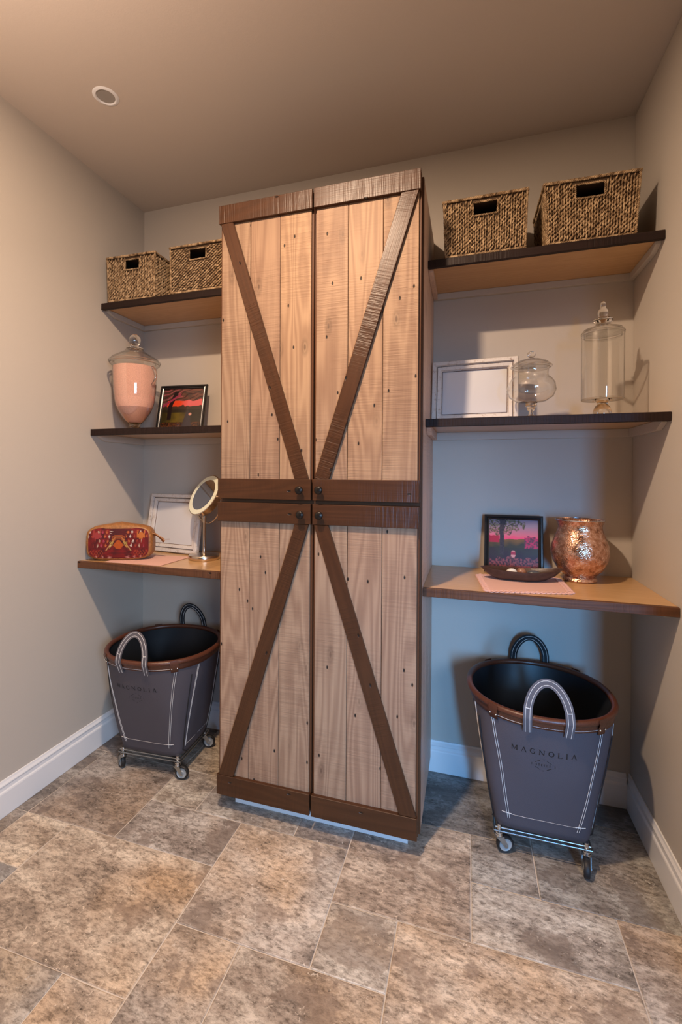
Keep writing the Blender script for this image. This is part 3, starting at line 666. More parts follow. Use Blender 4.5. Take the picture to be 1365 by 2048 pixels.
kb = LB(jl); kb.lathe([(0.0, 0.388), (0.038, 0.389), (0.038, 0.394), (0.018, 0.398), (0.016, 0.406), (0.022, 0.415), (0.026, 0.428), (0.0255, 0.440), (0.020, 0.452), (0.010, 0.459), (0.0, 0.461)], n=32)
kb.build('lid_knob', M_SOLID, smooth=True)
for s in (-1, 1):
    pth = [(s * (0.100 + 0.020 * math.sin(PI * k / 10)), 0.0, 0.30 - 0.085 * k / 10) for k in range(11)]
    LB(jl).tube(pth, 0.0055, 10).build('handle', M_SOLID, smooth=True)
LB(jl).lathe([(0.0, 0.108), (0.078, 0.108), (0.0845, 0.126), (0.0915, 0.17), (0.0955, 0.22), (0.0975, 0.27), (0.0980, 0.300), (0.090, 0.303), (0.04, 0.300), (0.0, 0.302)], n=48).build('pink_salt', M_SALT, smooth=True)['label'] = 'pale pink salt'
LB(jl).lathe([(0.0, 0.038), (0.029, 0.038), (0.044, 0.053), (0.0675, 0.087), (0.078, 0.1075), (0.0, 0.1075)], n=48).build('mauve_salt', M_SALT2, smooth=True)['label'] = 'darker mauve salt layer'

jb = thing('footed_candy_jar', 'squat round clear glass jar with domed lid, beside the white frame', 'jar', (1.893, -0.250, S2 + .0006))
BP = [(0.0, 0.062), (0.020, 0.062), (0.050, 0.066), (0.074, 0.082), (0.0835, 0.105), (0.080, 0.130), (0.070, 0.146), (0.060, 0.154), (0.057, 0.162), (0.058, 0.180), (0.063, 0.188)]
LB(jb).lathe(shell(BP), n=56).build('glass_bowl', M_GLASS, smooth=True)
LB(jb).lathe([(0.0, 0.0), (0.036, 0.0), (0.036, 0.004), (0.018, 0.009), (0.008, 0.018), (0.0075, 0.030), (0.014, 0.038), (0.014, 0.044), (0.020, 0.050), (0.018, 0.056), (0.022, 0.062), (0.0, 0.063)], n=36).build('stem', M_SOLID, smooth=True)
LB(jb).lathe([(0.068, 0.191), (0.069, 0.194), (0.056, 0.207), (0.036, 0.216), (0.016, 0.221), (0.0, 0.2225), (0.0, 0.220), (0.016, 0.218), (0.035, 0.213), (0.054, 0.204), (0.062, 0.193), (0.055, 0.190)], n=48).build('lid', M_GLASS, smooth=True)
LB(jb).lathe([(0.0, 0.2215), (0.007, 0.222), (0.007, 0.226), (0.013, 0.231), (0.0145, 0.238), (0.012, 0.245), (0.0, 0.249)], n=24).build('lid_knob', M_SOLID, smooth=True)

ring(jb, .0685, .1925, .0022).build('lid_rim', M_SOLID, smooth=True); ring(jb, .062, .1875, .0018).build('mouth_rim', M_SOLID, smooth=True)
jt = thing('cylinder_jar', 'tall cylindrical clear glass jar with spired lid, nearest the right wall', 'jar', (2.122, -0.250, S2 + .0006))
CPf = [(0.0, 0.068), (0.030, 0.064), (0.055, 0.060), (0.0645, 0.061), (0.066, 0.068), (0.066, 0.29)]
LB(jt).lathe(shell(CPf, 0.0018), n=56).build('glass_cylinder', M_GLASS, smooth=True)
LB(jt).lathe([(0.0, 0.0), (0.026, 0.0), (0.029, 0.008), (0.029, 0.022), (0.024, 0.036), (0.016, 0.046), (0.018, 0.054), (0.024, 0.059), (0.028, 0.0635), (0.0, 0.067)], n=36).build('stem', M_SOLID, smooth=True)
LB(jt).lathe([(0.0668, 0.293), (0.0668, 0.298), (0.060, 0.307), (0.040, 0.315), (0.024, 0.321), (0.022, 0.328), (0.020, 0.328), (0.022, 0.319), (0.038, 0.312), (0.058, 0.304), (0.064, 0.297), (0.058, 0.294), (0.058, 0.280), (0.0565, 0.280), (0.0565, 0.292)], n=48).build('lid', M_GLASS, smooth=True)
LB(jt).lathe([(0.0, 0.327), (0.022, 0.328), (0.030, 0.334), (0.031, 0.342), (0.026, 0.346), (0.014, 0.348), (0.013, 0.352), (0.016, 0.362), (0.015, 0.374), (0.009, 0.381), (0.0085, 0.392), (0.008, 0.400), (0.004, 0.405), (0.0, 0.406)], n=28).build('lid_spire', M_SOLID, smooth=True)

ring(jt, .0662, .2955, .0016).build('lid_rim', M_SOLID, smooth=True); ring(jt, .0655, .2895, .0015).build('mouth_rim', M_SOLID, smooth=True); ring(jt, .064, .0635, .0020).build('base_rim', M_SOLID, smooth=True)
# ------------------------------------------------------------------ frames
def frame(name, label, cat, A, B, z, hgt, lean, fw_, depth, mat, prof, picture, group=None):
    """A, B: bottom corners (x, y) seen left to right; lean: how far the top goes back (m)"""
    A = Vector((A[0], A[1], z)); B = Vector((B[0], B[1], z))
    ux = (B - A).normalized(); back = Vector((-ux.y, ux.x, 0))
    uz = (Vector((0, 0, 1)) * math.sqrt(max(hgt ** 2 - lean ** 2, 0)) + back * lean).normalized(); n = ux.cross(uz)  # toward the viewer
    if n.y > 0: n = -n
    w = (B - A).length
    t = thing(name, label, cat, tuple((A + B) / 2), 0, group)
    def P(u, v, d): return A + ux * u + uz * v + n * d
    # moulding: mitred sweep of prof [(inset, height)]
    names = ('frame_rail', 'frame_stile')
    for i in range(4):
        cs = [((0, 0), (w, 0), (1, 1), (-1, 1)), ((w, 0), (w, hgt), (-1, 1), (-1, -1)), ((w, hgt), (0, hgt), (-1, -1), (1, -1)), ((0, hgt), (0, 0), (1, -1), (1, 1))][i]
        vs = []
        for c, dr in ((cs[0], cs[2]), (cs[1], cs[3])):
            for ins, hh in prof: vs.append(P(c[0] + dr[0] * ins, c[1] + dr[1] * ins, hh))
        m = len(prof)
        fs = [tuple(range(m)), tuple(range(2 * m - 1, m - 1, -1))] + [(k, k + m, (k + 1) % m + m, (k + 1) % m) for k in range(m)]
        MB().add(vs, fs).build(names[i % 2], mat, t, loc=tuple(P(cs[0][0], cs[0][1], 0)))
    if mat is M_WASH:
        for ins, hh in ((.0208, .0136), (.0412, .0076)):
            for i in range(4):
                a, b, da, db = [((0, 0), (w, 0), (1, 1), (-1, 1)), ((w, 0), (w, hgt), (-1, 1), (-1, -1)), ((w, hgt), (0, hgt), (-1, -1), (1, -1)), ((0, hgt), (0, 0), (1, -1), (1, 1))][i]
                p = P(a[0] + da[0] * ins, a[1] + da[1] * ins, hh); q_ = P(b[0] + db[0] * ins, b[1] + db[1] * ins, hh)
                MB().tube([p, q_], .0011, 6).build('worn_groove', M_BROWNEDGE, t, loc=tuple(p))
    mb = MB(); i_ = fw_ - .002
    mb.add([P(i_, i_, .001), P(w - i_, i_, .001), P(w - i_, hgt - i_, .001), P(i_, hgt - i_, .001), P(i_, i_, .004), P(w - i_, i_, .004), P(w - i_, hgt - i_, .004), P(i_, hgt - i_, .004)],
           [(0, 1, 2, 3), (4, 5, 6, 7), (0, 1, 5, 4), (1, 2, 6, 5), (2, 3, 7, 6), (3, 0, 4, 7)])
    mb.build('backing_sheet', M_PAPER, t)
    if picture:
        nx, ny = 100, 112; i_ = fw_ - .001; vs = []; fs = []; cols = []
        for j in range(ny + 1):
            for i in range(nx + 1):
                u, v = i / nx, j / ny; vs.append(P(i_ + (w - 2 * i_) * u, i_ + (hgt - 2 * i_) * v, .0046)); cols.append(tuple(q * .78 for q in picture(u, v)))
        for j in range(ny):
            for i in range(nx): a = j * (nx + 1) + i; fs.append((a, a + 1, a + nx + 2, a + nx + 1))
        MB().add(vs, fs).build('picture', M_PAINT, t, colors=cols)
    return t
WP = [(0, 0), (0, .018), (.003, .022), (.017, .0225), (.0195, .0130), (.0225, .0130), (.024, .0170), (.037, .0150), (.0405, .0070), (.043, .0070), (.043, 0)]
WP2 = [(a * .95, b) for a, b in WP]
BPR = [(0, 0), (0, .010), (.003, .014), (.009, .0145), (.011, .011), (.014, .0125), (.018, .010), (.019, .006), (.019, 0)]
def nz(x, y, s=1.0, o=0): return noise.noise(Vector((x * s, y * s, o)))
def mx(a, b, t):
    t = max(0, min(1, t)); return tuple(p + (q - p) * t for p, q in zip(a, b))
def lin(c): return tuple((v / 255.0) ** 2.2 for v in c)
def pic_right(u, v):
    c = mx(lin((225, 110, 130)), lin((150, 130, 150)), (v - .66) / .2)           # dusk sky
    c = mx(lin((240, 80, 120)), c, (v - .62) / .06 + nz(u, v, 9) * .4)
    hor = .60 + .03 * nz(u, 0, 5)
    if v < hor: c = mx(lin((120, 88, 40)), lin((60, 55, 35)), (hor - v) / .14 + nz(u, v, 8, 3) * .6)
    if v < .42: c = mx(lin((55, 50, 40)), lin((52, 30, 42)), (.42 - v) / .25 + nz(u, v, 7, 5) * .7)
    if v < .20 + .1 * nz(u, v, 6, 8): c = mx(c, lin((140, 70, 75)), .5 + 2 * nz(u, v, 28, 2))
    if u < .22 and .52 < v < .66 + .05 * nz(u, v, 14): c = lin((170, 30, 60))
    if u > .72 and .42 < v < .66 + .06 * nz(u, v, 18, 1): c = mx(lin((190, 45, 95)), lin((90, 55, 70)), .5 + 2.5 * nz(u, v, 24, 4))
    if v > .64 and (u - .28) ** 2 / .42 ** 2 + (v - 1.0) ** 2 / .32 ** 2 < 1 + .8 * nz(u, v, 9, 7):
        c = mx(c, lin((92, 90, 50)), .55 + 1.6 * nz(u * 1.0, v * 2, 22, 6))
        th = math.atan2(v - .58, u - .28)
        if abs(math.sin(th * 9 + 3 * nz(u, v, 6, 11))) < .20: c = lin((40, 34, 36))
    tw = .045 + .05 * max(0, (v - .72)) + .05 * max(0, (.36 - v))
    if .27 < v and abs(u - .27 - .02 * nz(0, v, 6)) < tw: c = mx(lin((44, 36, 46)), lin((70, 56, 60)), .5 + nz(u, v, 30))
    if (u - .50) ** 2 / .05 ** 2 + (v - .30) ** 2 / .075 ** 2 < 1: c = lin((215, 150, 150)) if v < .28 or v > .34 else lin((160, 45, 70))
    return c
def pic_left(u, v):
    c = mx(lin((120, 75, 62)), lin((78, 60, 50)), .5 + 1.2 * nz(u * .7, v * 2, 8))
    if v > .62:
        st = math.sin((v - u * .45) * 60 + 4 * nz(u, v, 5))
        if st > .75: c = lin((60, 34, 34))
        elif st < -.9 and u < .5: c = lin((175, 85, 100))
    if .50 < v < .70 + .05 * nz(u, v, 6) and u > .12: c = mx(lin((225, 70, 32)), lin((225, 100, 100)), (u - .45) / .2)
    if .46 < v < .56 + .06 * nz(u, v, 9, 3): c = lin((58, 46, 34))
    if v <= .48: c = lin((40, 36, 24))
    if .14 < v < .40 and u < .75: c = mx(lin((98, 84, 24)), lin((52, 46, 20)), abs(u - .42) / .3 + nz(u, v, 9, 9) * .5)
    if v < .16: c = mx(lin((92, 52, 24)), lin((28, 20, 18)), .5 + 1.8 * nz(u, v, 24))
    if .02 < v < .44 and abs(u - .66) < .11 * (1 - (v - .02) / .46) + .02: c = lin((50, 44, 50))
    if v > .22 and abs(u - .20 - .35 * max(0, v - .55)) < .05 and v < .92: c = lin((24, 16, 22))
    if u < .45 and v > .55 and abs(v - .55 - .7 * u) < .03: c = lin((150, 52, 78))
    if (u - .72) ** 2 + (v - .35) ** 2 < .0012: c = lin((210, 150, 130))
    return c
frame('picture_frame', 'empty whitewashed square frame leaning behind the patterned pouch', 'picture frame', (0.085, -0.075), (0.425, -0.128), S3 + .0012, 0.292, 0.050, .043, .02, M_WASH, WP, None)
frame('picture_frame', 'empty whitewashed landscape frame beside the cabinet on the right middle shelf', 'picture frame', (1.478 + .052, -0.130), (1.860, -0.150), S2 + .0012, 0.262, 0.03, .041, .02, M_WASH, WP2, None)
frame('framed_painting', 'black framed sunset painting with red sky, on the left middle shelf', 'painting', (0.183, -0.135), (0.440, -0.115), S2 + .0012, 0.245, 0.055, .019, .015, M_FRAMEBLK, BPR, pic_left)
frame('framed_painting', 'black framed painting of a tree before a pink sky, behind the wooden bowl', 'painting', (1.740, -0.075), (1.962, -0.088), S3 + .0012, 0.235, 0.05, .019, .015, M_FRAMEBLK, BPR, pic_right)

# ------------------------------------------------------------------ doilies (lie on the shelves)
def doily(label, corners, z, scallop):
    c = [Vector((x, y, 0)) for x, y in corners]; ctr = sum(c, Vector()) / 4
    t = thing('doily', label, 'doily', (ctr.x, ctr.y, z), 0, None)
    inset = 0.018 if scallop else 0.003
    inn = [p + (ctr - p).normalized() * inset * 1.4 for p in c]
    poly = [(p.x, p.y) for p in inn]
    MB().prism(poly, z, z + .0012, 'XY').build('cloth', M_PINK, t)
    if scallop:
        mb = MB()
        for i in range(4):
            a, b = inn[i], inn[(i + 1) % 4]; L_ = (b - a).length; n = int(L_ / .0165); d = (b - a).normalized(); o = Vector((d.y, -d.x, 0))
            if (a + o * .01 - ctr).length < (a - ctr).length: o = -o
            for k in range(n + 1):
                p = a.lerp(b, k / n)
                ring = [p + o * .010 + (d * math.cos(q * PI / 5) * .0080 + o * math.sin(q * PI / 5) * .010) + Vector((0, 0, z + .0011)) for q in range(10)]
                mb.tube(ring, .0022, 5, closed=True)
                q2 = p + o * .0195 + Vector((0, 0, z + .0011)); mb.ellipsoid(q2, [d * .0045, o * .0045, Vector((0, 0, .0012))], 6, 4)
            mb.tube([a + Vector((0, 0, z + .0011)), b + Vector((0, 0, z + .0011))], .0012, 5)
        mb.build('lace_edge', M_PINK, t)
    return t
doily('pink lace-edged doily under the dark wooden bowl', [(1.735, -0.432), (2.020, -0.368), (2.012, -0.120), (1.706, -0.150)], S3 + .0012, True)
doily('pink doily between the patterned pouch and the round mirror', [(0.130, -0.425), (0.425, -0.418), (0.425, -0.190), (0.120, -0.200)], S3 + .0012, False)

# ------------------------------------------------------------------ dough bowl with stones
BC = (1.868, -0.205); BR = 0.10
bw = thing('dough_bowl', 'long dark carved wooden bowl holding stones on the pink doily', 'bowl', (BC[0], BC[1], S3 + .0040), BR)
def bowl():
    a, b, h = 0.134, 0.058, 0.040; n = 44; vs = []; fs = []
    def ring(sa, sb, z, lift): 
        for k in range(n):
            t = 2 * PI * k / n; c, s = math.cos(t), math.sin(t)
            e = 1 + .10 * abs(c) ** 8
            vs.append((sa * c * e, sb * s * (1 - .15 * abs(c)), z + lift * (abs(c) ** 3) * .010 + .0015 * math.sin(3 * t + 1)))
    prof = [(.45, .42, 0, 0), (.62, .60, .002, .2), (.82, .84, .014, .6), (.96, .98, .030, 1), (1, 1, .036, 1), (.95, .93, .037, 1), (.86, .82, .026, .8), (.66, .62, .013, .3), (.40, .36, .009, 0)]
    for sa, sb, z, l in prof: ring(a * sa, b * sb, z, l)
    for i in range(len(prof) - 1):
        for k in range(n): fs.append((i * n + k, i * n + (k + 1) % n, (i + 1) * n + (k + 1) % n, (i + 1) * n + k))
    fs.append(tuple(range(n - 1, -1, -1))); fs.append(tuple((len(prof) - 1) * n + k for k in range(n)))
    LB(bw).add(vs, fs).build('bowl_body', M_BOWL, smooth=True)
bowl()
def stone(label, loc, ax, mat, seed):
    mb = MB(); mb.ellipsoid(loc, [Vector((ax[0], 0, 0)), Vector((0, ax[1], 0)), Vector((0, 0, ax[2]))], 16, 10)
    mb.v = [tuple(Vector(p) + (Vector(p) - Vector(loc)) * .12 * noise.noise(Vector(p) * 40 + Vector((seed, 0, 0)))) for p in mb.v]
    tag(mb.build('stone', mat, loc=loc, smooth=True), label, 'stone', 'stones in the wooden bowl')
zb = S3 + .0040 + .011
stone('pale cream stone at the left end of the wooden bowl', (1.835, -0.213, zb + .0155), (.020, .014, .0145), M_STONEW, 1)
stone('reddish brown round stone in the middle of the wooden bowl', (1.870, -0.203, zb + .0175), (.0175, .0165, .0165), M_STONEB, 2)
stone('dark grey stone at the right end of the wooden bowl', (1.912, -0.199, zb + .013), (.025, .015, .0125), M_STONEG, 3)

# ------------------------------------------------------------------ mercury glass vase
vs_ = thing('vase', 'copper coloured speckled mercury glass hurricane vase on the right lowest shelf', 'vase', (2.080, -0.128, S3 + .0006))
VP = [(0.0, 0.0), (0.055, 0.0), (0.060, 0.006), (0.057, 0.014), (0.050, 0.019), (0.058, 0.025), (0.078, 0.045), (0.093, 0.075), (0.099, 0.105), (0.096, 0.135), (0.086, 0.165), (0.077, 0.190), (0.074, 0.204), (0.077, 0.218), (0.083, 0.228)]
LB(vs_).lathe(VP + [(r - .0025, z + .0005) for r, z in VP[:6:-1]] + [(0.060, .045), (0.0, .03)], n=64).build('vase_body', M_MERC, smooth=True)
LB(vs_).lathe([(0.0812, .2285), (0.084, .2285), (0.0845, .231), (0.0812, .231)], n=64, closed=True).build('vase_rim', M_CHROME, smooth=True)

# ------------------------------------------------------------------ vanity mirror
MC = Vector((0.505, -0.205, 1.2)); mn = Vector((-0.397, -0.79, 0.485)).normalized()
vm = thing('vanity_mirror', 'round tilting make-up mirror on a champagne metal stand, next to the cabinet', 'mirror', (0.505, -0.205, S3 + .0012))
LB(vm).lathe([(0.0, 0.0), (0.069, 0.0), (0.071, 0.003), (0.071, 0.017), (0.069, 0.020), (0.030, 0.024), (0.0, 0.025)], n=48).build('base', M_BRASS, smooth=True)
LB(vm).lathe([(0.0, 0.022), (0.012, 0.023), (0.0085, 0.030), (0.0065, 0.05), (0.0065, 0.165), (0.009, 0.172), (0.009, 0.198), (0.0, 0.199)], n=20).build('post', M_BRASS, smooth=True)
q = mn.to_track_quat('Z', 'Y')
def disc(prof, name, mat, parent, n=56):
    m_ = MB().lathe(prof, n=n, closed=(name == 'light_ring')); m_.v = [tuple(MC + q @ Vector(p)) for p in m_.v]
    return m_.build(name, mat, parent, loc=tuple(MC), smooth=True)
hd_ = disc([(0.0, -0.038), (0.080, -0.038), (0.090, -0.034), (0.1015, -0.004), (0.1035, 0.0), (0.1035, 0.003), (0.101, 0.004), (0.0, 0.0035)], 'mirror_head', M_BRASS, vm)
disc([(0.078, 0.0042), (0.1, 0.0042), (0.099, 0.0056), (0.079, 0.0056)], 'light_ring', M_RING, hd_)
disc([(0.0, 0.0041), (0.078, 0.0041), (0.0775, 0.0050), (0.0, 0.0050)], 'mirror_glass', M_MIRROR, hd_)
ax_ = Vector((0.893, -0.449, 0)).normalized(); ctr = MC - mn * .017
yk = MB(); pth = []
for k in range(25):
    a = PI + PI * k / 24; pth.append(ctr + ax_ * (.118 * math.cos(a)) + Vector((0, 0, .122 * math.sin(a))))
pth = [ctr + (p - ctr) for p in pth]
yk.tube(pth, .0032, 10)
for s in (-1, 1): yk.tube([ctr + ax_ * s * .094, ctr + ax_ * s * .124], .0065, 14)
yk.build('yoke', M_BRASS, vm, smooth=True)

# ------------------------------------------------------------------ zip pouch with woven panel
PW, PH, PD = 0.146, 0.080, 0.048
pc = Vector((0.148, -0.330, S3 + .0012)); PR = 0.42
po = thing('zip_pouch', 'tan leather zip pouch with red woven diamond pattern, near the left wall', 'bag', tuple(pc), PR)
def sup(t, a, b, e):
    c, s = math.cos(t), math.sin(t); return a * math.copysign(abs(c) ** (2 / e), c), b * math.copysign(abs(s) ** (2 / e), s)
def pouch():
    n = 56; vs = []; fs = []; lay = [(-1.0, .02), (-1.0, .80), (-.96, .93), (-.80, .985), (-.4, 1), (0, 1.01), (.4, 1), (.8, .97), (.97, .9), (1, .75), (1, .02)]
    for d, s in lay:
        for k in range(n):
            x, z = sup(2 * PI * k / n, PW * s, PH * s, 4.2)
            top = max(0, z / PH); hump = .010 * math.exp(-(x / .045) ** 2) * top ** 3 * (1 - abs(d) * .6)
            vs.append((x + .002 * noise.noise(Vector((x * 30, z * 30, d))), d * PD * (1 - .25 * max(0, z / PH) ** 2), z + PH * (1.0) + hump - .0035 * top * abs(x / PW) ** 2))
    m = len(lay)
    zmin = min(p[2] for p in vs); vs = [(x, y, z - zmin) for x, y, z in vs]
    for i in range(m - 1):
        for k in range(n): fs.append((i * n + k, i * n + (k + 1) % n, (i + 1) * n + (k + 1) % n, (i + 1) * n + k))
    fs.append(tuple(range(n - 1, -1, -1))); fs.append(tuple((m - 1) * n + k for k in range(n)))
    LB(po).add(vs, fs).build('leather_body', M_TAN, smooth=True, autosmooth=False)
pouch()
def pattern(u, v):
    """u,v in -1..1"""
    x = abs(u)
    c = mx(lin((150, 22, 24)), lin((96, 12, 22)), .5 + .5 * math.sin(u * 14) * math.cos(v * 5) + nz(u, v, 7))
    if abs(math.sin(v * 42)) > .8: c = mx(c, lin((60, 10, 14)), .35)
    if x < .30 and v > -.1: c = mx(c, lin((70, 12, 26)), .7)
    for rv, off in ((.14, 0), (-.16, .5), (.72, .3), (.45, .7)):
        p = (u * 7.2 + off) % 1.0 - .5
        if abs(p) / .24 + abs(v - rv) / .13 < 1 and x > .25:
            k = int(math.floor(u * 7.2 + off)) % 5
            c = [lin((222, 186, 160)), lin((190, 70, 96)), lin((214, 110, 60)), lin((235, 214, 200)), lin((176, 60, 40))][k]
    # bird motif
    if abs(x - .07 - (.45 - v) * .37) < .022 and -.50 < v < .45: c = lin((206, 150, 96))
    if x / .17 + abs(v + .12) / .42 < 1: c = lin((204, 92, 26))
    if .16 < x < .30 and abs(v + .02 + (x - .23) * 1.6) < .20 and int((x + v * .30 + 2) * 34) % 2 == 0: c = lin((204, 170, 84))
    if .03 < x < .22 and abs(v - .50 + x * 1.1) < .17 and int((v * .8 + x * 1.4 + 2) * 26) % 2 == 0: c = lin((200, 98, 36))
    if x < .05 and -.85 < v < -.52 and abs(x - .02) > .012: c = lin((210, 200, 192))
    for cx, cc in ((-.72, (176, 62, 62)), (.74, (214, 120, 52))):
        dx = abs(u - cx)
        if dx < .13 - abs(v - .48) * .4 and .28 < v < .72: c = lin(cc)
        if abs(dx - .11) < .02 and .35 < v < .85: c = lin(cc)
    if v < -.45 and x > .5:
        if abs(math.sin(u * 34 + v * 12)) < .22 or abs(math.sin(u * 34 - v * 12)) < .22: c = lin((186, 76, 40))
    if x > .25 and v < -.82 and abs(math.sin(u * 15)) > .95: c = lin((216, 140, 130))
    return c
def panel():
    nr, na = 46, 150; vs = [(0, -PD - .0018, PH)]; cols = [pattern(0, 0)]; fs = []
    a, b = PW * .90, PH * .86
    for i in range(1, nr + 1):
        f_ = i / nr
        for k in range(na):
            x, z = sup(2 * PI * k / na, a * f_, b * f_, 5.0)
            vs.append((x, -PD - .0018 + .0022 * f_ ** 6 - .002 * (1 - f_ ** 2) + .25 * PD * max(0, z / PH) ** 2, z + PH - .001)); cols.append(tuple(q * .62 for q in pattern(x / a, z / b)))
    for k in range(na): fs.append((0, 1 + k, 1 + (k + 1) % na))
    for i in range(nr - 1):
        for k in range(na): fs.append((1 + i * na + k, 1 + i * na + (k + 1) % na, 1 + (i + 1) * na + (k + 1) % na, 1 + (i + 1) * na + k))
    LB(po).add(vs, fs).build('woven_panel', M_WEAVE, smooth=True, colors=cols)['label'] = 'red woven panel with diamonds and a bird motif'
panel()
LB(po).tube([(PW - .012, -.01, PH * 1.45), (PW + .012, -.012, PH * 1.38), (PW + .035, -.014, PH * 1.15), (PW + .046, -.014, PH * .98)], 0, flat_=(.016, .0022), up=(0, .4, 1)).build('pull_tab', M_TAN)
LB(po).tube([(PW - .01, -.004, PH * 1.62), (PW + .02, -.01, PH * 1.34), (PW + .05, -.014, PH * 1.12), (PW + .072, -.012, PH * 1.12)], .0014, 6).build('zip_cord', M_TAN)
zz = LB(po)
for k in range(30):
    x = -PW * .8 + PW * 1.6 * k / 29; zz.ellipsoid((x, -.006, PH * 2.0 - .0045 + .010 * math.exp(-(x / .045) ** 2) - .006 * abs(x / PW) ** 2), [Vector((.0018, 0, 0)), Vector((0, .004, 0)), Vector((0, 0, .0014))], 6, 4)
zz.build('zip', M_BRASS, smooth=True)

# ------------------------------------------------------------------ laundry carts
LET = {  # strokes: (x0,y0,x1,y1,width)
 'M': (1.10, [(.10, 0, .10, 1, .07), (.14, 1, .52, .08, .15), (.90, 1, .54, .08, .07), (.94, 0, .94, 1, .15), (0, 0, .22, 0, .05), (.80, 0, 1.08, 0, .05), (0, 1, .2, 1, .05), (.85, 1, 1.08, 1, .05)]),
 'A': (0.92, [(.08, 0, .44, 1, .06), (.44, 1, .82, 0, .15), (.22, .34, .68, .34, .05), (0, 0, .2, 0, .05), (.66, 0, .92, 0, .05)]),
 'G': (0.95, [(.80, .80, .62, .97, .07), (.62, .97, .36, .99, .08), (.36, .99, .12, .75, .13), (.12, .75, .08, .45, .15), (.08, .45, .20, .12, .14), (.20, .12, .48, 0, .09), (.48, 0, .78, .10, .08), (.78, .10, .78, .42, .12), (.60, .42, .94, .42, .05), (.82, .74, .82, .96, .05)]),
 'N': (1.02, [(.12, 0, .12, 1, .06), (.10, 1, .86, 0, .15), (.88, 0, .88, 1, .06), (0, 0, .24, 0, .05), (0, 1, .2, 1, .05), (.74, 1, 1.0, 1, .05)]),
 'O': (0.98, [(.48, 1, .18, .86, .10), (.18, .86, .06, .5, .15), (.06, .5, .18, .14, .15), (.18, .14, .48, 0, .10), (.48, 0, .78, .14, .10), (.78, .14, .90, .5, .15), (.90, .5, .78, .86, .15), (.78, .86, .48, 1, .10)]),
 'L': (0.78, [(.14, 0, .14, 1, .14), (0, 1, .3, 1, .05), (0, 0, .72, 0, .06), (.70, 0, .74, .24, .05)]),
 'I': (0.40, [(.18, 0, .18, 1, .14), (.02, 0, .34, 0, .05), (.02, 1, .34, 1, .05)]),
 'S': (0.62, [(.52, .86, .30, 1, .12), (.30, 1, .10, .80, .14), (.10, .80, .50, .30, .15), (.50, .30, .34, 0, .14), (.34, 0, .06, .12, .12)]),
 'T': (0.72, [(.34, 0, .34, 1, .15), (.02, 1, .66, 1, .12), (.20, 0, .48, 0, .08)]),
 'E': (0.66, [(.12, 0, .12, 1, .15), (.02, 1, .56, 1, .10), (.12, .5, .46, .5, .10), (.02, 0, .58, 0, .10)])}
